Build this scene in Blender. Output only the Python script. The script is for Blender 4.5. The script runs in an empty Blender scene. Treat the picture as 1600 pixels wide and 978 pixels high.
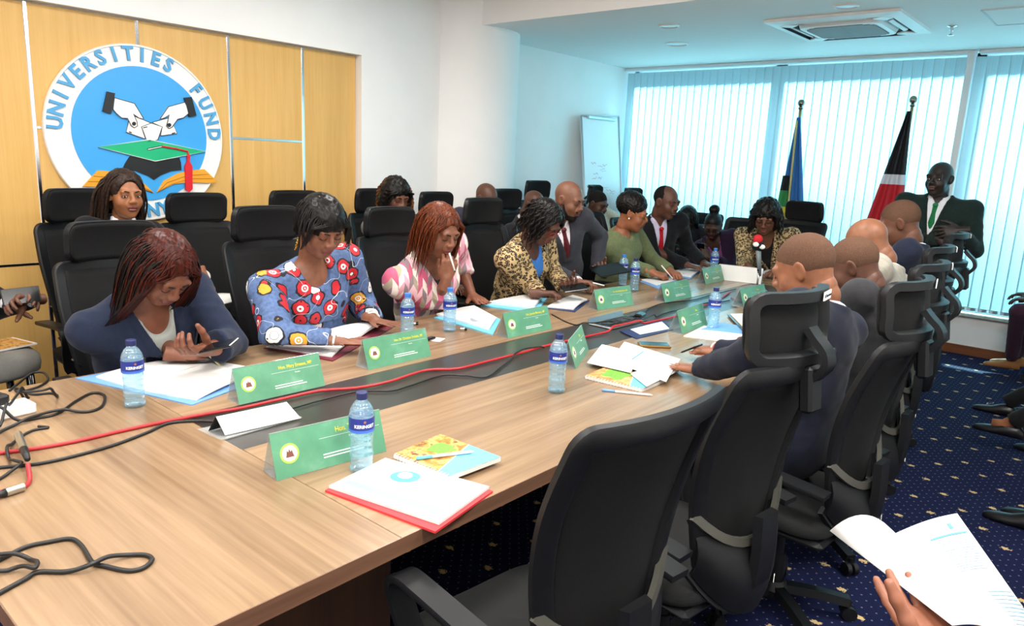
import bpy, bmesh, math, random
import numpy as np
from mathutils import Vector, Matrix, Euler
random.seed(7); RNG = np.random.default_rng(7)
SC = bpy.context.scene
COL = SC.collection
PI = math.pi

# ---------------------------------------------------------------- camera
FPX, YAW, PITCH, ROLL, CAMZ = 1134.9, -0.70553, 0.20791, 0.04506, 1.60
_fw = np.array([math.sin(YAW)*math.cos(PITCH), math.cos(YAW)*math.cos(PITCH), -math.sin(PITCH)])
_r = np.array([math.cos(YAW), -math.sin(YAW), 0.0]); _u = np.cross(_r, _fw)
_R = math.cos(ROLL)*_r + math.sin(ROLL)*_u
_U = -math.sin(ROLL)*_r + math.cos(ROLL)*_u
CAM = np.array([0, 0, CAMZ])
cam = bpy.data.cameras.new('camera'); cam_o = bpy.data.objects.new('camera', cam); COL.objects.link(cam_o)
cam.sensor_fit = 'HORIZONTAL'; cam.sensor_width = 36.0; cam.lens = 36.0*FPX/1600
cam.clip_start = 0.05; cam.clip_end = 200
cam_o.matrix_world = Matrix(((_R[0], _U[0], -_fw[0], 0), (_R[1], _U[1], -_fw[1], 0), (_R[2], _U[2], -_fw[2], CAMZ), (0, 0, 0, 1)))
SC.camera = cam_o
def _ray(x, y): return _fw + (_R*(x-800) - _U*(y-489))/FPX
def atz(x, y, z): d = _ray(x, y); return CAM + d*((z-CAMZ)/d[2])
def atx(x, y, X): d = _ray(x, y); return CAM + d*(X/d[0])
def aty(x, y, Y): d = _ray(x, y); return CAM + d*(Y/d[1])

# ---------------------------------------------------------------- sky, sun, exposure
SC.view_settings.view_transform = 'Standard'; SC.view_settings.look = 'None'
SC.view_settings.gamma = 1.0; SC.view_settings.use_curve_mapping = False
SC.view_settings.exposure = 0.0
w = bpy.data.worlds.new('sky'); SC.world = w; w.use_nodes = True
_nt = w.node_tree; _nt.nodes.clear()
_o = _nt.nodes.new('ShaderNodeOutputWorld'); _b = _nt.nodes.new('ShaderNodeBackground')
_tc = _nt.nodes.new('ShaderNodeTexCoord'); _sx = _nt.nodes.new('ShaderNodeSeparateXYZ'); _cr = _nt.nodes.new('ShaderNodeValToRGB')
_nt.links.new(_tc.outputs['Generated'], _sx.inputs[0]); _nt.links.new(_sx.outputs['Z'], _cr.inputs[0])
_cr.color_ramp.elements[0].position = 0.0; _cr.color_ramp.elements[0].color = (0.60, 0.82, 0.95, 1)
_cr.color_ramp.elements[1].position = 0.7; _cr.color_ramp.elements[1].color = (0.20, 0.52, 0.92, 1)
_nt.links.new(_cr.outputs[0], _b.inputs[0]); _b.inputs[1].default_value = 1.5
_nt.links.new(_b.outputs[0], _o.inputs[0])
sun_l = bpy.data.lights.new('sun', 'SUN'); sun_l.energy = 30.0; sun_l.angle = math.radians(4); sun_l.color = (1.0, 0.96, 0.9)
sun_o = bpy.data.objects.new('sun', sun_l); COL.objects.link(sun_o)
sun_o.rotation_euler = Vector((0.25, -1.0, -0.75)).to_track_quat('-Z', 'Y').to_euler()
# ---------------------------------------------------------------- materials
MATS = {}
def srgb(c):
    if isinstance(c, str):
        c = [int(c[i:i+2], 16)/255 for i in (0, 2, 4)]
    return tuple(v/12.92 if v <= 0.04045 else ((v+0.055)/1.055)**2.4 for v in c)
class N:
    """small node helper"""
    def __init__(s, name):
        s.m = bpy.data.materials.new(name); s.m.use_nodes = True; s.t = s.m.node_tree
        s.p = s.t.nodes['Principled BSDF']; s.out = s.t.nodes['Material Output']
    def n(s, typ, **kw):
        x = s.t.nodes.new('ShaderNode'+typ)
        for k, v in kw.items():
            if k.startswith('i_'):
                key = k[2:]; key = int(key) if key.isdigit() else key
                s.set(x.inputs[key], v)
            else: setattr(x, k, v)
        return x
    def set(s, sock, v):
        if hasattr(v, 'is_linked') or isinstance(v, bpy.types.NodeSocket): s.t.links.new(v, sock)
        elif isinstance(v, (tuple, list)) and len(v) == 3 and sock.type == 'RGBA': sock.default_value = (*v, 1)
        else: sock.default_value = v
    def obj(s): return s.n('TexCoord').outputs['Object']
    def map(s, vec, scale=(1, 1, 1), rot=(0, 0, 0), loc=(0, 0, 0)):
        x = s.n('Mapping'); s.set(x.inputs['Vector'], vec); x.inputs['Scale'].default_value = scale
        x.inputs['Rotation'].default_value = rot; x.inputs['Location'].default_value = loc; return x.outputs[0]
    def noise(s, vec, scale, detail=3, rough=.5, out='Fac'):
        x = s.n('TexNoise'); s.set(x.inputs['Vector'], vec); x.inputs['Scale'].default_value = scale
        x.inputs['Detail'].default_value = detail; x.inputs['Roughness'].default_value = rough; return x.outputs[out]
    def ramp(s, fac, stops, interp='LINEAR'):
        x = s.n('ValToRGB'); s.set(x.inputs[0], fac); r = x.color_ramp; r.interpolation = interp
        while len(r.elements) < len(stops): r.elements.new(0.5)
        for e, (p, c) in zip(r.elements, stops): e.position = p; e.color = (*c, 1) if len(c) == 3 else c
        return x.outputs[0]
    def math(s, op, a, b=0.0, c=None):
        x = s.n('Math', operation=op); s.set(x.inputs[0], a); s.set(x.inputs[1], b)
        if c is not None: s.set(x.inputs[2], c)
        return x.outputs[0]
    def mix(s, fac, a, b, typ='MIX'):
        x = s.n('Mix', data_type='RGBA', blend_type=typ); s.set(x.inputs[0], fac); s.set(x.inputs[6], a); s.set(x.inputs[7], b); return x.outputs[2]
    def bump(s, h, strength=.2, dist=.002):
        x = s.n('Bump'); s.set(x.inputs['Height'], h); x.inputs['Strength'].default_value = strength; x.inputs['Distance'].default_value = dist
        s.t.links.new(x.outputs[0], s.p.inputs['Normal'])
    def col(s, c): s.set(s.p.inputs['Base Color'], c)
    def sep(s, vec):
        x = s.n('SeparateXYZ'); s.set(x.inputs[0], vec); return x.outputs
    def comb(s, a, b, c):
        x = s.n('CombineXYZ')
        for i, v in enumerate((a, b, c)): s.set(x.inputs[i], v)
        return x.outputs[0]
def plain(name, c, rough=.5, metal=0.0, noise=0.0, nscale=40, bump=0.0, bscale=300, spec=None, trans=0.0, alpha=1.0, sheen=0.0):
    if name in MATS: return MATS[name]
    k = N(name); c = srgb(c) if isinstance(c, str) else c
    k.p.inputs['Roughness'].default_value = rough; k.p.inputs['Metallic'].default_value = metal
    if spec is not None: k.p.inputs['Specular IOR Level'].default_value = spec
    if trans: k.p.inputs['Transmission Weight'].default_value = trans
    if alpha < 1: k.p.inputs['Alpha'].default_value = alpha
    if sheen: k.p.inputs['Sheen Weight'].default_value = sheen
    v = k.obj() if (noise or bump) else None
    if noise:
        f = k.noise(v, nscale, 4)
        k.col(k.ramp(f, [(0.25, tuple(x*(1-noise) for x in c)), (0.75, tuple(min(1, x*(1+noise)) for x in c))]))
    else: k.col(c)
    if bump: k.bump(k.noise(v, bscale, 3), bump, .001)
    MATS[name] = k.m; return k.m

# ---------------------------------------------------------------- mesh builder
def _R3(rot):
    return np.array(Euler(rot).to_matrix())
class MB:
    def __init__(s): s.v = []; s.f = []; s.mi = []; s.cur = 0
    def add(s, verts, faces, mi=None):
        o = len(s.v); s.v.extend([tuple(map(float, p)) for p in verts]); s.f.extend([tuple(int(i)+o for i in f) for f in faces])
        s.mi.extend([s.cur if mi is None else mi]*len(faces)); return s
    def box(s, c, size, rot=(0, 0, 0), ch=0.0, mi=None):
        hx, hy, hz = [d/2 for d in size]; M = _R3(rot); c = np.array(c, float)
        if ch <= 0:
            P = np.array([(x, y, z) for x in (-hx, hx) for y in (-hy, hy) for z in (-hz, hz)])
            F = [(0, 1, 3, 2), (4, 6, 7, 5), (0, 4, 5, 1), (2, 3, 7, 6), (0, 2, 6, 4), (1, 5, 7, 3)]
            return s.add(P@M.T+c, F, mi)
        ch = min(ch, hx*.98, hy*.98, hz*.98); P = []; idx = {}
        for sx in (-1, 1):
            for sy in (-1, 1):
                for sz in (-1, 1):
                    for a in range(3):
                        q = [sx*(hx-ch), sy*(hy-ch), sz*(hz-ch)]; q[a] = (sx*hx, sy*hy, sz*hz)[a]
                        idx[(sx, sy, sz, a)] = len(P); P.append(q)
        F = []
        def quad(L):
            pts = np.array([P[i] for i in L]); n = np.cross(pts[1]-pts[0], pts[2]-pts[0])
            F.append(tuple(L) if n@pts.mean(0) > 0 else tuple(L[::-1]))
        for a in range(3):
            b, d = [(1, 2), (0, 2), (0, 1)][a]
            for sg in (-1, 1):
                L = []
                for p, q in ((-1, -1), (1, -1), (1, 1), (-1, 1)):
                    k = [0, 0, 0]; k[a] = sg; k[b] = p; k[d] = q; L.append(idx[(*k, a)])
                quad(L)
            for p in (-1, 1):
                for q in (-1, 1):
                    k0 = [0]*3; k1 = [0]*3
                    k0[a] = -1; k1[a] = 1; k0[b] = k1[b] = p; k0[d] = k1[d] = q
                    quad([idx[(*k0, b)], idx[(*k1, b)], idx[(*k1, d)], idx[(*k0, d)]])
        for sx in (-1, 1):
            for sy in (-1, 1):
                for sz in (-1, 1): quad([idx[(sx, sy, sz, a)] for a in range(3)])
        return s.add(np.array(P)@M.T+c, F, mi)
    def lathe(s, prof, c=(0, 0, 0), seg=24, rot=(0, 0, 0), mi=None, caps=True):
        M = _R3(rot); c = np.array(c, float); V = []; F = []
        for r, z in prof:
            for i in range(seg):
                a = 2*PI*i/seg; V.append((r*math.cos(a), r*math.sin(a), z))
        for j in range(len(prof)-1):
            for i in range(seg):
                i2 = (i+1) % seg; F.append((j*seg+i, j*seg+i2, (j+1)*seg+i2, (j+1)*seg+i))
        if caps:
            if prof[0][0] > 1e-5: F.append(tuple(range(seg))[::-1])
            if prof[-1][0] > 1e-5: F.append(tuple((len(prof)-1)*seg+i for i in range(seg)))
        return s.add(np.array(V)@M.T+c, F, mi)
    def cyl(s, a, b, r, r2=None, seg=12, mi=None):
        return s.tube([a, b], [r, r if r2 is None else r2], seg, mi=mi)
    def tube(s, path, rad, seg=8, caps=True, mi=None, flat=None, up=None, closed=False):
        """sweep a circle (or ellipse: flat=(w,h) factors) along a path"""
        P = np.array(path, float); n = len(P)
        rad = np.full(n, rad, float) if np.isscalar(rad) else np.array(rad, float)
        if closed: T = np.roll(P, -1, 0)-np.roll(P, 1, 0)
        else:
            T = np.gradient(P, axis=0)
        T /= np.maximum(np.linalg.norm(T, axis=1), 1e-9)[:, None]
        u = np.array(up if up is not None else (0, 0, 1.0), float)
        if abs(T[0]@u) > .95 and up is None: u = np.array((1.0, 0, 0))
        V = []; F = []
        for i in range(n):
            u = u-T[i]*(u@T[i]); u /= max(np.linalg.norm(u), 1e-9); w_ = np.cross(T[i], u)
            for k in range(seg):
                a = 2*PI*k/seg
                fx, fy = (1, 1) if flat is None else flat
                V.append(P[i]+rad[i]*(math.cos(a)*w_*fx+math.sin(a)*u*fy))
            if up is not None: u = np.array(up, float)
        m = n if closed else n-1
        for i in range(m):
            j = (i+1) % n
            for k in range(seg):
                k2 = (k+1) % seg; F.append((i*seg+k, i*seg+k2, j*seg+k2, j*seg+k))
        if caps and not closed:
            F.append(tuple(range(seg))[::-1]); F.append(tuple((n-1)*seg+k for k in range(seg)))
        return s.add(V, F, mi)
    def sweep(s, path, prof, up=(0, 0, 1), closed=False, caps=True, mi=None):
        """sweep a 2d polygon prof [(side,up)] along path with a fixed up vector"""
        P = np.array(path, float); n = len(P); m = len(prof)
        T = (np.roll(P, -1, 0)-np.roll(P, 1, 0)) if closed else np.gradient(P, axis=0)
        T /= np.maximum(np.linalg.norm(T, axis=1), 1e-9)[:, None]
        ups = np.array(up, float); V = []; F = []
        for i in range(n):
            u = ups if ups.ndim == 1 else ups[i]
            u = u-T[i]*(u@T[i]); u = u/max(np.linalg.norm(u), 1e-9); w_ = np.cross(T[i], u)
            for a, b in prof: V.append(P[i]+a*w_+b*u)
        for i in range(n if closed else n-1):
            j = (i+1) % n
            for k in range(m):
                k2 = (k+1) % m; F.append((i*m+k, i*m+k2, j*m+k2, j*m+k))
        if caps and not closed:
            F.append(tuple(range(m))[::-1]); F.append(tuple((n-1)*m+k for k in range(m)))
        return s.add(V, F, mi)
    def ell(s, c, r, rot=(0, 0, 0), seg=16, rings=10, mi=None):
        M = _R3(rot); V = []; F = []
        for j in range(1, rings):
            t = PI*j/rings
            for i in range(seg):
                a = 2*PI*i/seg; V.append((r[0]*math.sin(t)*math.cos(a), r[1]*math.sin(t)*math.sin(a), r[2]*math.cos(t)))
        V.append((0, 0, r[2])); V.append((0, 0, -r[2])); T, B = len(V)-2, len(V)-1
        for j in range(rings-2):
            for i in range(seg):
                i2 = (i+1) % seg; F.append((j*seg+i, (j+1)*seg+i, (j+1)*seg+i2, j*seg+i2))
        for i in range(seg):
            i2 = (i+1) % seg; F.append((T, i, i2)); F.append((B, (rings-2)*seg+i2, (rings-2)*seg+i))
        return s.add(np.array(V)@M.T+np.array(c, float), F, mi)
    def grid(s, fn, nu, nv, mi=None, closed_u=False):
        V = [fn(i/(nu-1) if not closed_u else i/nu, j/(nv-1)) for j in range(nv) for i in range(nu)]; F = []
        for j in range(nv-1):
            for i in range(nu if closed_u else nu-1):
                i2 = (i+1) % nu; F.append((j*nu+i, j*nu+i2, (j+1)*nu+i2, (j+1)*nu+i))
        return s.add(V, F, mi)
    def slab(s, fn, nu, nv, th, mi=None):
        """closed sheet of thickness th along its normal"""
        U = [[np.array(fn(i/(nu-1), j/(nv-1)), float) for i in range(nu)] for j in range(nv)]
        A = np.array(U); du = np.gradient(A, axis=1); dv = np.gradient(A, axis=0); n = np.cross(du, dv)
        n /= np.maximum(np.linalg.norm(n, axis=2), 1e-9)[..., None]
        B = A-n*th; V = list(A.reshape(-1, 3))+list(B.reshape(-1, 3)); o = nu*nv; F = []
        for j in range(nv-1):
            for i in range(nu-1):
                a, b, c, d = j*nu+i, j*nu+i+1, (j+1)*nu+i+1, (j+1)*nu+i
                F.append((a, b, c, d)); F.append((o+d, o+c, o+b, o+a))
        for i in range(nu-1):
            F.append((i+1, i, o+i, o+i+1)); b = (nv-1)*nu; F.append((b+i, b+i+1, o+b+i+1, o+b+i))
        for j in range(nv-1):
            F.append((j*nu, (j+1)*nu, o+(j+1)*nu, o+j*nu)); e = nu-1; F.append(((j+1)*nu+e, j*nu+e, o+j*nu+e, o+(j+1)*nu+e))
        return s.add(V, F, mi)
    def prism(s, poly, z0, z1, M=None, mi=None):
        """extrude 2d polygon (x,y) z0..z1, then 4x4/callable M"""
        n = len(poly); V = [(x, y, z0) for x, y in poly]+[(x, y, z1) for x, y in poly]
        ar = sum(poly[i][0]*poly[(i+1) % n][1]-poly[(i+1) % n][0]*poly[i][1] for i in range(n))
        F = [tuple(range(n))[::-1], tuple(range(n, 2*n))]+[(i, (i+1) % n, n+(i+1) % n, n+i) for i in range(n)]
        if ar < 0: F = [f[::-1] for f in F]
        if M is not None: V = [M(p) for p in V]
        return s.add(V, F, mi)
    def xf(s, M, t=(0, 0, 0)):
        V = np.array(s.v)@np.array(M).T+np.array(t); s.v = [tuple(p) for p in V]; return s
    def mesh(s, name, mats, smooth=False):
        me = bpy.data.meshes.new(name); me.from_pydata(s.v, [], s.f)
        for m in (mats if isinstance(mats, (list, tuple)) else [mats]): me.materials.append(m)
        if any(s.mi): me.polygons.foreach_set('material_index', s.mi)
        if smooth: shade(me, smooth)
        me.update(); return me
def shade(me, ang):
    me.polygons.foreach_set('use_smooth', [True]*len(me.polygons))
    if ang is not True: me.set_sharp_from_angle(angle=math.radians(ang))
def link(name, me, parent=None, world=True):
    o = bpy.data.objects.new(name, me); COL.objects.link(o)
    if parent is not None:
        o.parent = parent
        if world: o.matrix_parent_inverse = parent_matrix(parent).inverted()
    return o
def parent_matrix(p):
    M = Matrix.Translation(p.location) @ p.rotation_euler.to_matrix().to_4x4()
    if p.parent is not None: M = parent_matrix(p.parent) @ p.matrix_parent_inverse @ M
    return M
def put(name, mb, mats, parent=None, smooth=False, world=False):
    return link(name, mb.mesh(name, mats, smooth), parent, world)
def tag(o, label=None, cat=None, group=None, kind=None):
    if label: o['label'] = label
    if cat: o['category'] = cat
    if group: o['group'] = group
    if kind: o['kind'] = kind
    return o
def thing(name, label, cat, loc=(0, 0, 0), rotz=0.0, group=None):
    o = bpy.data.objects.new(name, None); COL.objects.link(o); o.location = loc; o.rotation_euler = (0, 0, rotz)
    o.empty_display_size = .1
    return tag(o, label, cat, group)
def copy_tree(o, parent=None):
    c = o.copy(); COL.objects.link(c)
    if parent is not None: c.parent = parent
    for ch in list(o.children): copy_tree(ch, c)
    return c
def text_mesh(name, body, size, mat, depth=.0008, align='CENTER', bold=0.0, sx=1.0):
    cu = bpy.data.curves.new(name, 'FONT'); cu.body = body; cu.size = size; cu.extrude = depth; cu.offset = bold
    cu.align_x = align; cu.align_y = 'CENTER'; cu.resolution_u = 2
    o = bpy.data.objects.new(name, cu); COL.objects.link(o)
    dg = bpy.context.evaluated_depsgraph_get(); me = bpy.data.meshes.new_from_object(o.evaluated_get(dg))
    bpy.data.objects.remove(o); bpy.data.curves.remove(cu)
    if sx != 1.0:
        for v in me.vertices: v.co.x *= sx
    me.materials.clear(); me.materials.append(mat); me.name = name; return me
def xform_mesh(me, M): me.transform(Matrix(M)); return me
def frame(origin, ex, ey, ez=None):
    ex, ey = Vector(ex).normalized(), Vector(ey).normalized(); ez = ex.cross(ey) if ez is None else Vector(ez)
    return Matrix(((ex.x, ey.x, ez.x, origin[0]), (ex.y, ey.y, ez.y, origin[1]), (ex.z, ey.z, ez.z, origin[2]), (0, 0, 0, 1)))
def smoothpath(pts, n=60):
    """Catmull-Rom through pts"""
    P = [np.array(p, float) for p in pts]; P = [2*P[0]-P[1]]+P+[2*P[-1]-P[-2]]; out = []
    m = len(P)-3; per = max(2, n//m)
    for i in range(m):
        a, b, c, d = P[i:i+4]
        for k in range(per):
            t = k/per; out.append(.5*((2*b)+(c-a)*t+(2*a-5*b+4*c-d)*t*t+(3*b-a-3*c+d)*t**3))
    out.append(P[-2]); return np.array(out)
# ---------------------------------------------------------------- room dimensions (metres)
XL, XR, YB, YW, ZC, ZU = -4.95, 1.55, -2.6, 7.815, 2.72, 2.98
# ---------------------------------------------------------------- setting materials
def m_carpet():
    k = N('navy_carpet'); v = k.obj()
    base = k.ramp(k.noise(v, 260, 3), [(.3, srgb('0a0f2a')), (.7, srgb('161d42'))])
    s = k.sep(v)
    def lattice(cell, rowh, off, rx, ry, soft, nz):
        # staggered lattice of small blobs
        row = k.math('FLOOR', k.math('DIVIDE', s[1], rowh)); odd = k.math('MODULO', k.math('ABSOLUTE', row), 2.0)
        xx = k.math('ADD', k.math('DIVIDE', s[0], cell), k.math('MULTIPLY', odd, .5))
        fx = k.math('SUBTRACT', k.math('FRACT', k.math('ADD', xx, 100.0+off)), .5)
        fy = k.math('SUBTRACT', k.math('FRACT', k.math('ADD', k.math('DIVIDE', s[1], rowh), 100.0)), .5)
        dx = k.math('DIVIDE', k.math('MULTIPLY', fx, cell), rx); dy = k.math('DIVIDE', k.math('MULTIPLY', fy, rowh), ry)
        d = k.math('SQRT', k.math('ADD', k.math('MULTIPLY', dx, dx), k.math('MULTIPLY', dy, dy)))
        d = k.math('ADD', d, k.math('MULTIPLY', k.math('SUBTRACT', nz, .5), soft))
        return k.math('LESS_THAN', d, 1.0)
    nz = k.noise(v, 110, 2)
    big = lattice(.218, .146, 0, .017, .013, 2.8, nz)
    dots = lattice(.052, .03, .25, .0038, .0038, .6, nz)
    c = k.mix(k.math('MULTIPLY', dots, .55), base, srgb('8f8ba0'))
    c = k.mix(big, c, srgb('c9ae78')); k.col(c)
    k.p.inputs['Roughness'].default_value = .95; k.p.inputs['Specular IOR Level'].default_value = .15
    k.bump(k.noise(v, 500, 2), .4, .003); return k.m
def m_veneer(name, c1, c2, axis, scale=1.0, rough=.35):
    """long-grain wood; axis = grain direction index"""
    k = N(name); v = k.obj(); sc = [9.0, 9.0, 9.0]; sc[axis] = .55
    v2 = k.map(v, tuple(x*scale for x in sc)); sc2 = [70.0, 70, 70]; sc2[axis] = 1.6
    n1 = k.noise(v2, 1.0, 5, .6); n2 = k.noise(k.map(v, tuple(x*scale for x in sc2)), 1.0, 4)
    f = k.math('ADD', k.math('MULTIPLY', n1, .72), k.math('MULTIPLY', n2, .28))
    k.col(k.ramp(f, [(.34, c1), (.5, tuple((a+b)/2 for a, b in zip(c1, c2))), (.66, c2)]))
    k.p.inputs['Roughness'].default_value = rough; k.bump(n2, .08, .0006); return k.m
M_CARPET = m_carpet()
M_PANEL = m_veneer('maple_panel', srgb('d6a659'), srgb('e4b970'), 2, 1.6, .45)
M_TABLE_Y = m_veneer('walnut_long_grain', srgb('765d45'), srgb('a4886a'), 1, 1.0, .24)
M_TABLE_X = m_veneer('walnut_cross_grain', srgb('765d45'), srgb('a4886a'), 0, 1.0, .24)
M_TABLE_E = m_veneer('walnut_edge', srgb('5d4030'), srgb('85614a'), 1, 1.5, .4)
M_WHITE = plain('white_paint', 'f9f8f6', .6, noise=.02, nscale=3)
M_CEIL = plain('ceiling_paint', 'f3f2f0', .8)
M_CHROME = plain('polished_chrome', 'e8e8ea', .12, 1.0)
M_SKIRT = m_veneer('reddish_skirting', srgb('6b3a20'), srgb('8c5230'), 0, 1.2, .4)
M_STONE = plain('grey_sill_stone', 'a8a39a', .35, noise=.25, nscale=30)
M_ALU = plain('white_frame', 'eeeeee', .4)

def wallbox(name, lo, hi, m, kind='structure', parent=None, ch=0):
    lo, hi = np.array(lo, float), np.array(hi, float); mb = MB().box((lo+hi)/2, hi-lo, ch=ch)
    o = put(name, mb, m, parent)
    if kind and parent is None: o['kind'] = kind
    return o
fl = wallbox('floor', (XL-.2, YB-.2, -.1), (XR+.2, YW+.3, 0), M_CARPET); tag(fl, 'navy blue carpet with small gold motifs and pale dots')
wl = wallbox('wall_left', (XL-.2, YB, 0), (XL, YW+.2, ZU+.1), M_WHITE); tag(wl, 'white wall carrying maple panels and the round sign')
wallbox('wall_right', (XR, YB, 0), (XR+.2, YW+.2, ZU+.1), M_WHITE)
wallbox('wall_back', (XL, YB-.2, 0), (XR, YB, ZU+.1), M_WHITE)
# thicker white wall around the recessed panels
fur = MB().box((XL+.0425, (YB+4.7)/2, (2.352+ZU)/2), (.085, 4.7-YB, ZU-2.352)).box((XL+.0425, (3.745+4.7)/2, 2.352/2), (.085, 4.7-3.745, 2.352))
tag(put('wall_furring', fur, M_WHITE), 'white wall face framing the recessed maple panels', kind='structure')
tag(wallbox('ceiling', (XL, YB, ZU), (XR, 4.8, ZU+.12), M_CEIL), 'white upper ceiling over the near half')
tag(wallbox('ceiling_dropped', (XL, 4.8, ZC), (XR, YW+.2, ZU+.12), M_CEIL), 'dropped white ceiling beside the windows')
col = MB().lathe([(.47, 0), (.47, ZU)], (-4.97, 5.05, 0), 64)
tag(put('wall_column', col, M_WHITE, smooth=40), 'round white column standing against the left wall', kind='structure')
# maple panels and chrome strips: parts of the left wall
XP = XL+.02
def panel(y0, y1, z0, z1):
    g = .006
    put('panel', MB().box((XP-.009, (y0+y1)/2, (z0+z1)/2), (.018, y1-y0-2*g, z1-z0-2*g), ch=.002), M_PANEL, wl)
strips = [-.94, -.34, .26, .86, 1.46, 2.065, 2.665, 3.25]
for i, y in enumerate(strips[:-1]):
    y1 = strips[i+1]; cuts = [0.02, 1.662, 2.35] if (i % 2 == 0) else [0.02, .868, 2.35]
    if i in (4, 6): cuts = [0.02, 1.662, 2.35]
    if i == 5: cuts = [0.02, .868, 2.35]
    if i == 3: cuts = [0.02, .868, 2.35]
    for a, b in zip(cuts, cuts[1:]): panel(y, y1, a, b)
    for z in cuts[1:-1]:
        put('chrome_strip', MB().box((XP-.004, (y+y1)/2, z), (.012, y1-y-.02, .02), ch=.003), M_CHROME, wl)
panel(strips[-1], 3.742, .02, 2.35)
for y in strips: put('chrome_strip', MB().box((XP-.002, y, 1.176), (.014, .024, 2.345), ch=.004), M_CHROME, wl)

# ---------------------------------------------------------------- window wall
tag(wallbox('wall_window', (XL, YW, 0), (XR, YW+.18, .36), M_WHITE), 'low white wall under the tall windows')
tag(wallbox('baseboard_window', (XL, YW-.018, 0), (XR, YW, .085), M_SKIRT), 'reddish brown skirting under the windows', kind='structure')
tag(wallbox('trim_1', (XL, YW-.05, .36), (XR, YW+.2, .395), M_STONE, ch=.006), 'grey stone window sill', kind='structure')
k = N('tinted_glass'); k.t.nodes.remove(k.p)
tr = k.n('BsdfTransparent', i_Color=(.66, .93, 1.0)); gl = k.n('BsdfGlossy', i_Color=(.9, .95, 1)); gl.inputs['Roughness'].default_value = .02
mx = k.n('MixShader'); mx.inputs[0].default_value = .06
k.t.links.new(tr.outputs[0], mx.inputs[1]); k.t.links.new(gl.outputs[0], mx.inputs[2]); k.t.links.new(mx.outputs[0], k.out.inputs[0]); M_GLASS = k.m
wx = [XL, -3.15, -1.36, .1, XR]
for i in range(4):
    t = thing('window_%d' % (i+1), 'tall blue tinted window behind the blinds', None, (wx[i], YW+.12, .395)); t['kind'] = 'structure'
    a, b = wx[i], wx[i+1]; fr = MB()
    for x in (a+.03, b-.03): fr.box((x, YW+.13, 1.57), (.06, .06, 2.35))
    for z in (.42, 2.71): fr.box(((a+b)/2, YW+.13, z), (b-a, .06, .06))
    put('window_frame', fr, M_ALU, t, world=True)
    for z0, z1 in ((.45, 2.68),):
        put('pane', MB().box(((a+b)/2, YW+.13, (z0+z1)/2), (b-a-.12, .008, z1-z0)), M_GLASS, t, world=True)
tag(wallbox('trim_2', (XL, YW-.14, ZC-.035), (-1.40, YW-.03, ZC), M_ALU, ch=.008), 'white blind head rail under the ceiling', kind='structure')
tag(wallbox('trim_3', (-1.33, YW-.14, ZC-.035), (XR, YW-.03, ZC), M_ALU, ch=.008), 'white blind head rail past the window post', kind='structure')
tag(wallbox('trim_4', (-1.415, YW-.125, .395), (-1.355, YW-.02, ZC), M_ALU, ch=.006), 'white post between two window blinds', kind='structure')
# vertical blinds: every slat its own part
k = N('blind_fabric'); k.t.nodes.remove(k.p); v = k.obj()
f = k.noise(k.map(v, (260, 260, 2.0)), 1.0, 2)
cd = k.ramp(f, [(.3, (.78, .87, .90)), (.7, (.88, .95, .97))]); ct = k.ramp(f, [(.3, (.74, .88, .91)), (.7, (.86, .97, .99))])
di = k.n('BsdfDiffuse', i_Color=cd); tl = k.n('BsdfTranslucent', i_Color=ct)
mx = k.n('MixShader'); mx.inputs[0].default_value = .55
k.t.links.new(di.outputs[0], mx.inputs[1]); k.t.links.new(tl.outputs[0], mx.inputs[2]); k.t.links.new(mx.outputs[0], k.out.inputs[0]); M_BLIND = k.m
SL_W, SL_P = .098, .088
def slat_mesh():
    mb = MB(); n = 7
    def fn(u, v_):
        x = (u-.5)*SL_W; return (x, -.006*(1-(2*u-1)**2), v_*2.235)
    mb.slab(fn, n, 2, .0006); return mb.mesh('slat', M_BLIND, True)
SLAT = slat_mesh(); WEIGHT = MB().box((0, 0, .035), (SL_W*.92, .004, .03)).mesh('slat_weight', plain('blind_weight', 'dff0f4', .5))
def blind(label, x0, x1, seed):
    t = thing('vertical_blind', label, 'blinds', ((x0+x1)/2, YW-.085, .43)); r = random.Random(seed); n = int((x1-x0)/SL_P)+1; pit = (x1-x0)/n
    for i in range(n):
        o = link('slat', SLAT, t, False); o.location = (x0+pit*(i+.5)-(x0+x1)/2, .0, .0); o.rotation_euler = (0, 0, math.radians(17+r.uniform(-5, 5)))
        w_ = link('slat_weight', WEIGHT, o, False); w_.location = (0, -.003, -.02)
    # bottom chain
    put('chain', MB().tube([(-(x1-x0)/2, -.012, .03), ((x1-x0)/2, -.012, .03)], .0015, 5), plain('blind_weight', 'dff0f4', .5), t)
    return t
blind('long pale vertical blind behind the flags', XL+.03, -1.41, 1)
blind('pale vertical blind beyond the white post', -1.345, XR-.05, 2)

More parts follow.
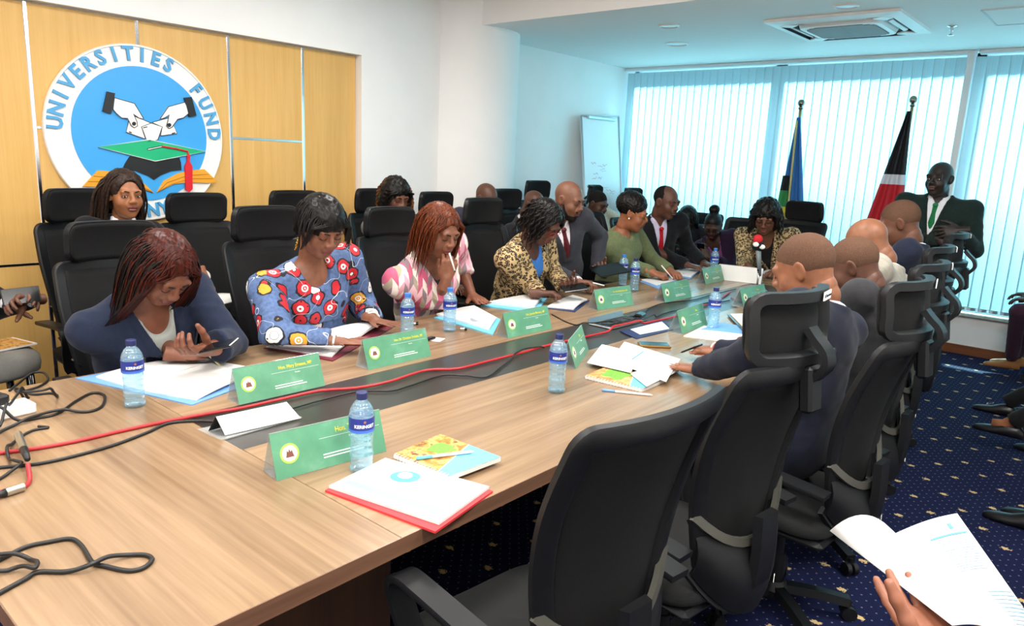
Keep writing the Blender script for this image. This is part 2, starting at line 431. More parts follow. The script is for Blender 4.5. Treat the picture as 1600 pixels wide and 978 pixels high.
# ---------------------------------------------------------------- ceiling fixtures, after a set of added fill panels
M_FILL = N('fill_panel_glow'); M_FILL.p.inputs['Emission Color'].default_value = (1, .965, .92, 1); M_FILL.p.inputs['Emission Strength'].default_value = 5.0; M_FILL = M_FILL.m  # glow of the added fill panels, not a seen lamp
FILL_W = 33.0
LPL = ['the corner behind the grey bench', 'the stretch of floor before the round sign', 'the wall row beside the round column', 'the floor behind the table end', 'the table end with the cable heap', 'the middle of the dark inset', 'the empty aisle behind the reader', 'the reader with the document', 'the aisle beside the seated men']
for i, (x, y) in enumerate([(-3.3, -.9), (-3.3, 1.0), (-3.3, 3.0), (-1.7, -.9), (-1.7, 1.0), (-1.7, 3.0), (.2, -.9), (.2, 1.0), (.2, 3.0)]):  # unseen panels added to fill the room like flash bounced off the ceiling
    t = thing('fill_panel', 'square ceiling panel light over '+LPL[i], 'light', (x, y, ZU), 0, 'panel lights in the upper ceiling')
    put('frame', MB().box((0, -.305, -.012), (.64, .03, .024)).box((0, .305, -.012), (.64, .03, .024)).box((-.305, 0, -.012), (.03, .58, .024)).box((.305, 0, -.012), (.03, .58, .024)), M_ALU, t)
    put('diffuser', MB().box((0, 0, -.008), (.58, .58, .012)), M_FILL, t)
    L = bpy.data.lights.new('fill_light', 'AREA'); L.shape = 'SQUARE'; L.size = .57; L.energy = FILL_W*(1.75 if x > 0 else 1.0 if x > -2 else .8); L.color = (1, .965, .92)  # aisle row boosted to brighten the faces across the table
    lo = bpy.data.objects.new('fill_lamp', L); COL.objects.link(lo); lo.parent = t; lo.location = (0, 0, -.03)
M_AC = plain('ac_white_plastic', 'f2f2f0', .4); M_ACD = plain('ac_dark_gap', '23262a', .6); M_ACG = plain('ac_grille', '8f999c', .5)
t = thing('cassette_air_conditioner', 'square white ceiling cassette air conditioner with ribbed grille', 'air conditioner', (-1.955, 6.12, ZC))
def rring(mb, w0, r0, w1, r1, z0, z1, n=8):
    """rounded-square ring between half widths"""
    def rr(hw, r): return [(sx*(hw-r)+r*math.cos(a), sy*(hw-r)+r*math.sin(a)) for sx, sy, a0 in ((1, 1, 0), (-1, 1, PI/2), (-1, -1, PI), (1, -1, 1.5*PI)) for a in [a0+PI/2*i/(n-1) for i in range(n)]]
    A, B = rr(w0, r0), rr(w1, r1); m = len(A); V = [(x, y, z0) for x, y in A]+[(x, y, z1) for x, y in B]
    mb.add(V, [(i, (i+1) % m, m+(i+1) % m, m+i)[::-1] for i in range(m)]); return A, B
mb = MB(); rring(mb, .475, .01, .475, .01, 0, -.02); rring(mb, .475, .01, .40, .09, -.02, -.035); put('outer_panel', mb, M_AC, t, 30)
mb = MB(); rring(mb, .40, .09, .40, .09, -.033, -.006); rring(mb, .40, .09, .30, .10, -.006, -.006); put('vent_gap', mb, M_ACD, t)
for a in range(4):
    mb = MB().box((0, .352, -.026), (.44, .034, .010), rot=(.35, 0, 0), ch=.004); o = put('vane', mb, M_AC, t); o.rotation_euler = (0, 0, a*PI/2)
    o = put('corner_cap', MB().box((.335, .335, -.028), (.11, .11, .016), rot=(0, 0, PI/4), ch=.006), M_AC, t); o.rotation_euler = (0, 0, a*PI/2)
mb = MB(); A, B = rring(mb, .305, .10, .29, .10, -.006, -.045); mb.add([(x, y, -.045) for x, y in B], [tuple(range(len(B)))[::-1]]); put('grille_frame', mb, M_AC, t)
for i in range(21):
    y = -.24+.024*i; hw = .25 if abs(y) < .17 else .25-.1*((abs(y)-.17)/.08)**2
    put('grille_rib', MB().box((0, y, -.048), (2*hw, .011, .008)), M_ACG, t)
for x in (-.25, .25): put('grille_rib', MB().box((x*.0, 0, -.047), (.008, .46, .007)), M_ACG, t)
for (x, y, lab, r) in ((-3.175, 5.527, 'small round recessed downlight nearest the round column', .085), (-3.545, 6.34, 'round recessed downlight between the column and the blinds', .11), (-1.767, 5.421, 'small round recessed downlight beside the air conditioner', .085)):
    t = thing('recessed_downlight', lab, 'light', (x, y, ZC))
    put('trim_ring', MB().lathe([(r, 0), (r, -.006), (r*.86, -.012), (r*.8, -.004)], seg=32, caps=False), M_AC, t, 40)
    put('lens', MB().lathe([(r*.82, -.003), (r*.5, -.006), (0, -.007)], seg=32, caps=False), plain('downlight_lens', 'e6ecee', .3), t, True)
t = thing('fire_sprinkler', 'small chrome fire sprinkler hanging from the ceiling', 'sprinkler', (-1.318, 6.451, ZC))
put('escutcheon', MB().lathe([(.035, 0), (.033, -.006), (.015, -.012)], seg=20), M_CHROME, t, True)
put('sprinkler_body', MB().lathe([(.012, -.008), (.012, -.035), (.006, -.04), (.006, -.065)], seg=12), M_CHROME, t, 40)
put('deflector', MB().lathe([(.018, -.062), (.022, -.066), (.018, -.07)], seg=16), M_CHROME, t)
t = thing('ceiling_hatch', 'flush white ceiling access hatch past the sprinkler', 'hatch', (-.75, 6.25, ZC))
put('hatch_frame', MB().box((0, -.3, -.004), (.62, .012, .008)).box((0, .3, -.004), (.62, .012, .008)).box((-.3, 0, -.004), (.012, .6, .008)).box((.3, 0, -.004), (.012, .6, .008)), plain('hatch_frame', 'dde3e5', .7), t)
put('hatch_panel', MB().box((0, 0, -.002), (.585, .585, .004)), M_CEIL, t)
# ---------------------------------------------------------------- round sign on the maple panels
LC = (2.04, 1.652); LR = .545; LX = XP+.002
sign = thing('round_wall_sign', 'large round white and blue sign with capital lettering, hands and cap', 'sign', (LX, LC[0], LC[1]-LR))
C_BL, C_WH = plain('sign_blue', '3fa5ea', .35), plain('sign_white', 'f4f2ee', .35)
C_GN, C_BK, C_OR, C_RD, C_LT = plain('sign_green', '11b57c', .4), plain('sign_black', '17191c', .4), plain('sign_orange', 'eba32c', .4), plain('sign_red', 'dd1f2d', .4), plain('sign_letter_blue', '4fa3d6', .4)
S = 2.8775
def lp(x, y):
    p = atx(x/S, y/S, LX); return (p[1], p[2])
def plate(name, poly, t0, t1, m, px=True):
    P = [lp(*q) for q in poly] if px else poly
    return put(name, MB().prism(P, t0, t1, lambda p: (LX+p[2], p[0], p[1])), m, sign, world=True)
circ = lambda r, n=72, c=LC: [(c[0]+r*math.cos(2*PI*i/n), c[1]+r*math.sin(2*PI*i/n)) for i in range(n)]
plate('backing_disc', circ(LR), 0, .022, C_WH, False)
put('rim', MB().tube([(LX+.022, y, z) for y, z in circ(LR-.008)], .008, 6, closed=True), C_WH, sign, world=True)
plate('blue_disc', circ(.415, c=(LC[0]+.015, LC[1]+.0)), .022, .028, C_BL, False)
def outlined(name, poly, h, m, mo=C_BK, ow=.005):
    o = plate(name, poly, .028, h, m); P = [lp(*q) for q in poly]
    put('outline', MB().tube([(LX+h, y, z) for y, z in P], ow*.5, 5, closed=True), mo, o, world=True); return o
plate('cap_base', [(575, 700), (552, 735), (540, 762), (600, 768), (655, 790), (683, 808), (712, 788), (760, 768), (806, 764), (803, 730), (796, 708), (685, 722)], .028, .034, C_BK)
outlined('mortarboard', [(432, 660), (660, 627), (912, 680), (686, 724)], .040, C_GN, C_WH)
outlined('card_left', [(590, 520), (668, 553), (626, 570), (642, 624), (557, 594), (568, 545)], .034, C_WH)
outlined('card_right', [(672, 550), (755, 528), (785, 600), (712, 610), (718, 570)], .035, C_WH)
outlined('card_front', [(625, 570), (668, 553), (718, 570), (698, 628), (652, 641)], .038, C_WH)
outlined('hand_left', [(503, 440), (592, 465), (634, 534), (612, 530), (588, 512), (604, 548), (606, 566), (592, 574), (578, 564), (562, 532), (535, 530), (512, 510), (497, 492)], .040, C_WH)
outlined('hand_right', [(818, 460), (745, 480), (707, 535), (728, 530), (748, 516), (742, 545), (736, 566), (748, 578), (762, 570), (786, 536), (812, 530), (838, 508)], .040, C_WH)
plate('cuff', [(470, 412), (505, 420), (487, 512), (450, 500)], .028, .044, C_BK); plate('cuff', [(815, 440), (848, 436), (870, 520), (838, 527)], .028, .044, C_BK)
for q in ((590, 556), (748, 562)): plate('thumb_dot', [(q[0]+9*math.cos(a), q[1]+9*math.sin(a)) for a in np.linspace(0, 2*PI, 12, False)], .04, .043, C_BK)
for a in ((632, 574, 650, 570), (570, 592, 580, 596), (655, 634, 667, 630), (762, 600, 775, 596)):
    plate('card_mark', [(a[0], a[1]-2), (a[2], a[3]-2), (a[2], a[3]+2), (a[0], a[1]+2)], .034, .041, C_BK)
outlined('slot', [(648, 668), (714, 655), (718, 660), (654, 674)], .043, C_WH, ow=.004)
p = [lp(x, y) for x, y in ((715, 657), (780, 668), (830, 680), (833, 705))]
put('tassel_cord', MB().tube([(LX+.045, y, z) for y, z in p], .006, 6), C_RD, sign, world=True)
plate('tassel', [(828, 690), (842, 695), (838, 725), (850, 745), (851, 848), (838, 862), (822, 852), (818, 745), (828, 725)], .03, .048, C_RD)
bl = plate('book_page', [(430, 765), (480, 768), (560, 790), (640, 825), (681, 866), (610, 842), (540, 828), (440, 838), (362, 837)], .028, .036, C_OR)
br = plate('book_page', [(695, 864), (725, 812), (790, 778), (850, 764), (908, 760), (968, 816), (930, 822), (840, 818), (770, 826)], .028, .036, C_OR)
for par, q in ((bl, ((410, 790), (520, 800), (600, 822), (675, 862))), (bl, ((385, 815), (500, 815), (600, 835), (670, 862))), (br, ((700, 860), (740, 820), (830, 788), (925, 782))), (br, ((702, 860), (760, 826), (850, 802), (945, 802)))):
    put('page_line', MB().tube([(LX+.037, *lp(*c)) for c in q], .0018, 4), plain('page_line', 'a8701c', .5), par, world=True)
for txt, a0, st, up in (('UNIVERSITIES', 175, -9.9, 1), ('FUND', 40, -12.2, 1), ('KENYA', -101.5, 8.7, -1)):
    for i, chh in enumerate(txt):
        a = math.radians(a0+st*i); me = text_mesh('letter', chh, .118, C_LT, .006, bold=.0035, sx=.92)
        rad = Vector((0, math.cos(a), math.sin(a)))*up; ex = rad.cross(Vector((1, 0, 0)))*-1
        ex = Vector((0, math.sin(a), -math.cos(a)))*up
        c = (LX+.028, LC[0]+.483*math.cos(a), LC[1]+.483*math.sin(a))
        o = link('letter', xform_mesh(me, frame(c, ex, rad)), sign, True)
# second, small emblem half hidden by the chair
t = thing('small_wall_emblem', 'small white and orange emblem low on the panels behind a chair', 'sign', (LX, 1.62, 1.10))
put('emblem_plate', MB().prism([(1.70+.10*math.cos(a), 1.215+.062*math.sin(a)) for a in np.linspace(0, 2*PI, 28, False)], 0, .014, lambda p: (LX+p[2], p[0], p[1])), C_WH, t, world=True)
put('emblem_face', MB().prism([(1.705+.075*math.cos(a), 1.215+.042*math.sin(a)) for a in np.linspace(0, 2*PI, 28, False)], .014, .018, lambda p: (LX+p[2], p[0], p[1])), plain('emblem_orange', 'a8521c', .5), t, world=True)
# ---------------------------------------------------------------- conference table
TX0, TX1, TY0, TYS, TY1, TZ = -2.86, -1.15, .315, 1.0, 6.15, .75
IX0, IX1 = -2.20, -1.846
M_INSET = plain('black_inset', '33322f', .28, noise=.12, nscale=60)
tab = thing('conference_table', 'long walnut conference table with a dark central inset strip', 'table', ((TX0+TX1)/2, (TY0+TY1)/2, 0))
def tpart(name, lo, hi, m, ch=.0015):
    lo, hi = np.array(lo, float), np.array(hi, float)
    return put(name, MB().box((lo+hi)/2, hi-lo, ch=ch), m, tab, world=True)
th = .042
tpart('end_top', (TX0, TY0, TZ-th), (TX1, TYS-.001, TZ), M_TABLE_X)
tpart('side_top', (TX0, TYS+.001, TZ-th), (IX0-.001, 5.45, TZ), M_TABLE_Y)
tpart('side_top', (IX1+.001, TYS+.001, TZ-th), (TX1, 5.45, TZ), M_TABLE_Y)
tpart('end_top', (TX0, 5.452, TZ-th), (TX1, TY1, TZ), M_TABLE_X)
tpart('inset_strip', (IX0, TYS, TZ-th), (IX1, 5.451, TZ-.003), M_INSET)
tpart('edge_band', (TX1, TY0, TZ-th), (TX1+.002, TY1, TZ-.0005), M_TABLE_E, 0)
tpart('edge_band', (TX0-.002, TY0, TZ-th), (TX0, TY1, TZ-.0005), M_TABLE_E, 0)
tpart('edge_band', (TX0, TY0-.002, TZ-th), (TX1, TY0, TZ-.0005), M_TABLE_E, 0)
tpart('edge_band', (TX0, TY1, TZ-th), (TX1, TY1+.002, TZ-.0005), M_TABLE_E, 0)
M_DKW = m_veneer('dark_walnut', srgb('3a281d'), srgb('573d2c'), 2, 1.2, .4)
for y0, y1 in ((.75, 1.35), (3.0, 3.6), (5.2, 5.8)):
    tpart('pedestal', (-2.45, y0, .03), (-1.6, y1, TZ-th), M_DKW, .004)
    tpart('plinth', (-2.42, y0+.03, 0), (-1.63, y1-.03, .03), plain('black_plinth', '101010', .6), 0)
for y0, y1 in ((1.35, 3.0), (3.6, 5.2)):
    tpart('modesty_panel', (-1.98, y0, .12), (-1.95, y1, TZ-th), M_DKW, .002)
# ---------------------------------------------------------------- black mesh office chairs
M_PLAS = plain('black_plastic', '131416', .45, noise=.06, nscale=20, spec=.3)
M_RIM = plain('grey_plastic_rim', '47463f', .4)
M_CUSH = plain('black_seat_fabric', '121314', .95, noise=.12, nscale=90, bump=.25, bscale=900)
def m_meshfab():
    k = N('black_mesh_fabric'); v = k.obj(); c = k.ramp(k.noise(k.map(v, (500, 500, 500)), 1.0, 1), [(.35, srgb('0c0c0d')), (.7, srgb('1a1a1b'))])
    k.col(c); k.p.inputs['Roughness'].default_value = .85; k.p.inputs['Specular IOR Level'].default_value = .25; return k.m
M_MESHF = m_meshfab()
M_STICK = plain('white_sticker', 'f2f2ee', .5); M_INK = plain('black_ink', '151515', .6)
def rrect(hw, hh, r, n=6):
    return [(sx*(hw-r)+r*math.cos(a), sy*(hh-r)+r*math.sin(a)) for sx, sy, a0 in ((1, 1, 0), (-1, 1, PI/2), (-1, -1, PI), (1, -1, 1.5*PI)) for a in [a0+PI/2*i/(n-1) for i in range(n)]]
def densify(pts, d):
    out = []
    for i, a in enumerate(pts):
        b = pts[(i+1) % len(pts)]; L = math.dist(a, b); k = max(1, int(L/d))
        out += [(a[0]+(b[0]-a[0])*j/k, a[1]+(b[1]-a[1])*j/k) for j in range(k)]
    return out
def build_chair(headrest=True):
    t = thing('office_chair', 'x', 'chair')
    # star base
    put('gas_lift', MB().lathe([(.028, .08), (.028, .24), (.02, .24), (.02, .40)], seg=16), M_PLAS, t, 40)
    put('hub', MB().lathe([(.05, .07), (.055, .10), (.035, .13)], seg=16), M_PLAS, t, 40)
    for i in range(5):
        a = 2*PI*i/5+.31; c, s_ = math.cos(a), math.sin(a)
        put('base_leg', MB().sweep([(.03*c, .03*s_, .10), (.15*c, .15*s_, .092), (.268*c, .268*s_, .072)], [(-.024, -.014), (.024, -.014), (.018, .016), (-.018, .016)]), M_PLAS, t)
        cs = MB()
        for d in (-.015, .015):
            n = np.array((-s_, c, 0)); p = np.array((.272*c, .272*s_, .028)); cs.cyl(p+n*(d-.009), p+n*(d+.009), .027, seg=14)
        cs.cyl((.272*c, .272*s_, .028), (.272*c, .272*s_, .075), .009, seg=8)
        put('caster', cs, M_PLAS, t, 40)
    put('tilt_mechanism', MB().box((0, -.02, .405), (.17, .26, .05), ch=.012), M_PLAS, t)
    # seat
    def seat(u, v):
        th = 2*PI*u; ph = (v-.5)*PI; e = .42
        sg = lambda x, p: math.copysign(abs(x)**p, x)
        cx_, sy_ = sg(math.cos(th), e), sg(math.sin(th), e); ce = abs(math.cos(ph))**.30; se = sg(math.sin(ph), .75)
        x = .25*cx_*ce*(1-.05*sy_); y = .245*sy_*ce+.01; z = .463+.040*se
        z -= .03*max(0, (y-.12)/.13)**2; z += .012*(x/.25)**2
        return (x, y, z)
    put('seat', MB().grid(seat, 40, 13, closed_u=True), M_CUSH, t, True)
    put('seat_shell', MB().box((0, -.005, .425), (.44, .44, .03), ch=.013), M_PLAS, t)
    # back surface
    B0, B1 = .545, 1.115
    def bk(x, z, off=0.0):
        f = (z-B0)/(B1-B0); y = -.235-.085*f-.028*math.sin(f*PI)*(-1)-.03*f*f; hwv = .24
        return np.array((x, y+.045*(x/hwv)**2-off, z))
    def bw(f): return .178+.07*math.sin(min(1, f*1.15)*PI/2)-.008*max(0, f-.7)/.3
    ol = densify(rrect(1, 1, .10, 6), .12); path = []
    for u, v in ol:
        f = (v+1)/2; z = B0+f*(B1-B0); path.append(bk(u*(bw(f)-.02), z))
    n = np.array([(-.35*p[0]/.24, 1, .12) for p in path])
    put('backrest_frame', MB().sweep(path, [(-.024, -.010), (-.018, -.014), (.018, -.014), (.024, -.010), (.024, .006), (.018, .011), (-.018, .011), (-.024, .006)], up=n, closed=True), M_PLAS, t, 35)
    def bmesh_(u, v):
        f = .03+.94*v; return bk((2*u-1)*(bw(f)-.03), B0+f*(B1-B0), -.004)
    put('backrest_mesh', MB().slab(bmesh_, 15, 15, .004), M_MESHF, t, True)
    put('back_spine', MB().sweep([(0, -.10, .40), (0, -.24, .42), (0, -.30, .50), (0, -.305, .60), (0, -.30, .70)], [(-.045, -.012), (.045, -.012), (.038, .012), (-.038, .012)], up=(0, -1, .3)), M_PLAS, t, 35)
    arc = [(x, -.275+.06*(x/.21)**2, .615+.10*(abs(x)/.21)**2.2) for x in np.linspace(-.215, .215, 15)]
    put('lumbar_arc', MB().sweep(arc, [(-.012, -.006), (.012, -.006), (.012, .008), (-.012, .008)], up=(0, -1, 0)), M_RIM, t, 35)
    def shell(u, v):
        x = (2*u-1); z = .605+.09*abs(x)**2.2-(.20*v)*(1-.25*x*x); return (x*(.205-.02*v), -.262+.075*x*x-.035*math.sin(v*PI*.8), z)
    put('lower_shell', MB().slab(shell, 13, 7, .012), M_PLAS, t, 40)
    rim = [(x*.19, -.272+.075*x*x, .413+.135*abs(x)**2.4) for x in np.linspace(-1, 1, 15)]
    put('shell_rim', MB().sweep(rim, [(-.016, -.008), (.016, -.008), (.016, .010), (-.016, .010)], up=(0, -1, 0)), M_PLAS, t, 35)
    o = put('asset_sticker', MB().box((.105, -.292, .462), (.03, .002, .018), rot=(0, .25, .45)), M_STICK, t)
    for s_ in (-1, 1):
        p = smoothpath([(s_*.265, -.235, .630), (s_*.272, -.10, .645), (s_*.275, .06, .660), (s_*.275, .135, .662), (s_*.275, .168, .642), (s_*.272, .165, .60), (s_*.262, .13, .52), (s_*.24, .10, .435), (s_*.17, .09, .415)], 32)
        ups = []
        for i in range(len(p)):
            tn = p[min(i+1, len(p)-1)]-p[max(i-1, 0)]; w_ = np.array((s_*1.0, 0, 0)) if i < len(p)-6 else np.array((s_*.9, 0, .5)); ups.append(np.cross(w_, tn)*s_)
        put('armrest', MB().sweep(p, [(-.030, -.009), (.030, -.009), (.033, 0), (.030, .009), (-.030, .009), (-.033, 0)], up=np.array(ups)), M_PLAS, t, 40)
    if headrest:
        hc = 1.225
        def hs(x, z, off=0.0): return np.array((x, -.345+.055*(x/.165)**2+.35*(z-hc)**2*4+.10*(z-hc)-off, z))
        ol = densify(rrect(.174, .076, .036, 6), .02); path = [hs(x, hc+z, .012) for x, z in ol]; n = np.array([(-.6*p[0]/.165, 1, 0) for p in path])
        put('headrest_frame', MB().sweep(path, [(-.015, -.016), (.011, -.018), (.016, -.008), (.016, .012), (-.013, .012), (-.016, .004)], up=n, closed=True), M_PLAS, t, 35)
        def hm(u, v):
            a, b = 2*u-1, 2*v-1; rr_ = 1-.09*(a*a)**3*(b*b)**1.5
            return hs(a*.180*rr_, hc+b*.082*rr_, -.004)
        put('headrest_pad', MB().slab(hm, 15, 11, .008), M_MESHF, t, True)
        put('headrest_clamp', MB().box((0, -.372, 1.07), (.062, .036, .12), rot=(-.12, 0, 0), ch=.008), M_PLAS, t)
        put('headrest_bracket', MB().sweep(smoothpath([(0, -.382, 1.10), (0, -.408, 1.135), (0, -.402, 1.17), (0, -.372, 1.20), (0, -.352, 1.222)], 16), [(-.024, -.008), (.024, -.008), (.022, .009), (-.022, .009)], up=(0, -1, .2)), M_PLAS, t, 40)
        st = put('name_sticker', MB().box((.062, -.3552, 1.301), (.072, .003, .022), rot=(0, 0, .24)), M_STICK, t)
        me = text_mesh('sticker_text', 'UF Boardroom', .0115, M_INK, .0003)
        ex = Vector((math.cos(.24), math.sin(.24), 0)); link('sticker_text', xform_mesh(me, frame((.062+.0005, -.3552-.0019, 1.301), ex, (0, 0, 1))), st, False)
    return t
CH_HEAD, CH_LOW = build_chair(True), build_chair(False); _used = set()
def chair(kind, x, y, rot, label, sz=1.0, group=None):
    pr = CH_HEAD if kind == 'h' else CH_LOW
    o = pr if kind not in _used else copy_tree(pr); _used.add(kind)
    o.location = (x, y, 0); o.rotation_euler = (0, 0, math.radians(rot)); o.scale = (1, 1, sz); o['label'] = label
    if group: o['group'] = group
    CHAIRS.append((x, y, math.radians(rot), sz, kind))
    return o
CHAIRS = []
# local +Y is the facing direction; -90 faces +X (towards the table from the left wall), +90 faces -X
GL, GR, GB = 'chairs along the panelled-wall side of the table', 'chairs along the aisle side of the table', 'spare chairs against the panelled wall'
chair('h', -3.13, 1.27, -92, 'black mesh chair holding the woman in the navy jacket', .955, GL)
chair('h', -3.13, 2.03, -90, 'black mesh chair holding the woman in the blue printed dress', .995, GL)
chair('h', -3.13, 2.85, -90, 'black mesh chair holding the woman in the pink chevron jacket', .98, GL)
chair('h', -3.13, 3.67, -90, 'black mesh chair behind the woman in leopard print and red glasses', 1.015, GL)
chair('l', -3.15, 4.95, -90, 'black low-back chair without headrest behind the woman in olive green', 1.06, GL)
chair('h', -2.45, 6.62, 168, 'black mesh chair holding the woman in leopard print at the table head', 1.02)
chair('l', -.96, 1.25, 84, 'empty black mesh chair without headrest pushed in at the table', 1.01, GR)
chair('h', -.93, 1.88, 82, 'empty black mesh chair between the low-back chair and the navy-suited man', 1.0, GR)
chair('h', -.81, 2.52, 86, 'black mesh chair holding the man in the navy suit with wrist beads', .985, GR)
chair('h', -.88, 3.15, 88, 'black mesh chair holding the man in grey with a pink collar', .98, GR)
chair('h', -.98, 3.79, 90, 'black mesh chair holding the bald man in the pale grey jacket', .99, GR)
chair('h', -1.06, 4.62, 92, 'black mesh chair holding the man with white collar and red tie', 1.0, GR)
chair('h', -4.10, 1.50, -90, 'black mesh chair holding the braided woman below the round sign', 1.02, GB)
chair('h', -4.10, 2.14, -90, 'empty black mesh chair just past the round sign', 1.0, GB)
chair('h', -4.10, 2.82, -90, 'empty black mesh chair under the lone horizontal chrome strip', 1.01, GB)
chair('h', -4.10, 3.50, -96, 'black mesh chair holding the woman with curly bronze hair', 1.02, GB)
chair('h', -4.10, 4.15, -88, 'black mesh chair holding the shaven man in purple grey', 1.0, GB)
chair('h', -4.05, 4.96, -90, 'black mesh chair before the round column holding a shaven man', 1.02, GB)
chair('h', -4.30, 5.70, -90, 'black mesh chair just past the round column behind the bearded man', 1.07, GB)
chair('h', -4.05, 6.40, -75, 'black mesh chair holding the person in the cream top', 1.05, GB)
chair('h', -4.235, 7.385, -90, 'black mesh chair in the corner behind the woman in olive green', 1.02, GB)
# seats largely hidden by the people on them, or beside the frame
chair('l', -3.18, 4.31, -90, 'black low-back chair holding the bearded man in grey', 1.0, GL)
chair('l', -3.20, 5.62, -100, 'black low-back chair holding the man with the bright red tie', 1.0, GL)
chair('l', -3.05, 6.98, 182, 'black low-back chair holding the woman with the hair bun', .98)
chair('l', -3.685, 7.22, 182, 'black low-back chair holding the woman with the patterned scarf', .98)
GA = 'low-back chairs across the aisle'
chair('l', .44, 6.02, 90, 'black low-back chair holding the person with the buckled shoe', 1.0, GA)
chair('l', .44, 5.14, 90, 'black low-back chair holding the person with the bare ankle', 1.0, GA)
chair('l', .44, 3.98, 90, 'black low-back chair holding the person in dark clothes', 1.0, GA)
chair('l', .56, .82, 35, 'black low-back chair holding the document reader', 1.0, GA)
chair('l', -.26, 7.22, 100, 'black low-back chair before the low window wall', 1.0, GA)
# ---------------------------------------------------------------- implicit surfaces
class SDF:
    """signed distance grid: smooth unions of capsules and ellipsoids, meshed by surface nets"""
    def __init__(s, lo, hi, h):
        s.h = h; s.lo = np.array(lo, float)-2*h; n = np.ceil((np.array(hi)-s.lo)/h).astype(int)+3
        s.n = n; s.d = np.full(n, 1.0, np.float32); s.id = np.zeros(n, np.int16)
    def box(s, lo, hi, m):
        a = np.clip(np.floor((np.array(lo)-m-s.lo)/s.h).astype(int), 0, s.n); b = np.clip(np.ceil((np.array(hi)+m-s.lo)/s.h).astype(int)+1, 0, s.n)
        if np.any(b <= a): return None, None
        sl = tuple(slice(i, j) for i, j in zip(a, b))
        g = [s.lo[k]+s.h*np.arange(a[k], b[k], dtype=np.float32) for k in range(3)]
        return sl, (g[0][:, None, None], g[1][None, :, None], g[2][None, None, :])
    def comb(s, sl, e, k, idn, op):
        d = s.d[sl]
        if op == 'u':
            s.id[sl] = np.where(e < d, idn, s.id[sl])
            if k > 0:
                hh = np.clip(.5+.5*(d-e)/k, 0, 1); s.d[sl] = d*(1-hh)+e*hh-k*hh*(1-hh)
            else: s.d[sl] = np.minimum(d, e)
        else:
            e = -e
            if k > 0:
                hh = np.clip(.5-.5*(d-e)/k, 0, 1); s.d[sl] = d*(1-hh)+e*hh+k*hh*(1-hh)
            else: s.d[sl] = np.maximum(d, e)
    def cap(s, a, b, ra, rb=None, k=.02, idn=0, op='u', flat=False):
        rb = ra if rb is None else rb; a, b = np.array(a, float), np.array(b, float); m = max(ra, rb)+k+2*s.h
        sl, (X, Y, Z) = s.box(np.minimum(a, b), np.maximum(a, b), m)
        if sl is None: return s
        ba = b-a; L2 = max(ba@ba, 1e-9); dx, dy, dz = X-a[0], Y-a[1], Z-a[2]
        t = (dx*ba[0]+dy*ba[1]+dz*ba[2])/L2; tc = np.clip(t, 0, 1)
        e = np.sqrt((dx-tc*ba[0])**2+(dy-tc*ba[1])**2+(dz-tc*ba[2])**2)-(ra+(rb-ra)*tc)
        if flat: e = np.maximum(e, (t-1)*math.sqrt(L2))
        s.comb(sl, e, k, idn, op); return s
    def ell(s, c, r, M=None, k=.02, idn=0, op='u'):
        c, r = np.array(c, float), np.array(r, float); mx_ = r.max() if M is not None else r
        sl, (X, Y, Z) = s.box(c-mx_, c+mx_, k+2*s.h)
        if sl is None: return s
        X, Y, Z = X-c[0], Y-c[1], Z-c[2]
        if M is not None: M = np.array(M); X, Y, Z = (X*M[0, i]+Y*M[1, i]+Z*M[2, i] for i in range(3))
        k0 = np.sqrt((X/r[0])**2+(Y/r[1])**2+(Z/r[2])**2); k1 = np.sqrt((X/r[0]**2)**2+(Y/r[1]**2)**2+(Z/r[2]**2)**2)
        e = k0*(k0-1)/np.maximum(k1, 1e-6); e = np.where(k0 < .05, -r.min(), e)
        s.comb(sl, e, k, idn, op); return s
    def coords(s): return np.meshgrid(*[s.lo[k]+s.h*np.arange(s.n[k]) for k in range(3)], indexing='ij', sparse=True)
    def mesh(s):
        d = s.d; h = s.h; sg = d < 0; nx, ny, nz = d.shape
        cnt = np.zeros((nx-1, ny-1, nz-1), np.int8)
        for i in (0, 1):
            for j in (0, 1):
                for k in (0, 1): cnt += sg[i:nx-1+i, j:ny-1+j, k:nz-1+k]
        act = (cnt > 0) & (cnt < 8); idx = np.argwhere(act)
        if len(idx) == 0: return np.zeros((0, 3)), np.zeros((0, 4), int), np.zeros(0, int)
        vid = np.full(act.shape, -1, np.int32); vid[act] = np.arange(len(idx))
        acc = np.zeros((len(idx), 3)); nn = np.zeros(len(idx))
        C = {}
        for i in (0, 1):
            for j in (0, 1):
                for k in (0, 1): C[i, j, k] = d[idx[:, 0]+i, idx[:, 1]+j, idx[:, 2]+k]
        for a in C:
            for ax in range(3):
                if a[ax] == 0:
                    b = list(a); b[ax] = 1; b = tuple(b); A, B = C[a], C[b]; m = (A < 0) != (B < 0)
                    t = np.where(m, A/np.where(m, A-B, 1), 0); p = np.tile(np.array(a, float), (len(idx), 1)); p[:, ax] += t
                    acc[m] += p[m]; nn[m] += 1
        V = (idx+acc/nn[:, None])*h+s.lo; F = []
        for ax in range(3):
            b, c = (ax+1) % 3, (ax+2) % 3
            lo = [slice(None)]*3; hi = [slice(None)]*3; lo[ax] = slice(0, -1); hi[ax] = slice(1, None)
            A, B = sg[tuple(lo)], sg[tuple(hi)]; e = np.argwhere(A != B)
            e = e[(e[:, b] > 0) & (e[:, c] > 0) & (e[:, b] < d.shape[b]-1) & (e[:, c] < d.shape[c]-1)]
            q = []
            for db, dc in ((-1, -1), (0, -1), (0, 0), (-1, 0)):
                g = e.copy(); g[:, b] += db; g[:, c] += dc; q.append(vid[g[:, 0], g[:, 1], g[:, 2]])
            q = np.stack(q, 1); fl = ~A[e[:, 0], e[:, 1], e[:, 2]]; q[fl] = q[fl][:, ::-1]; F.append(q)
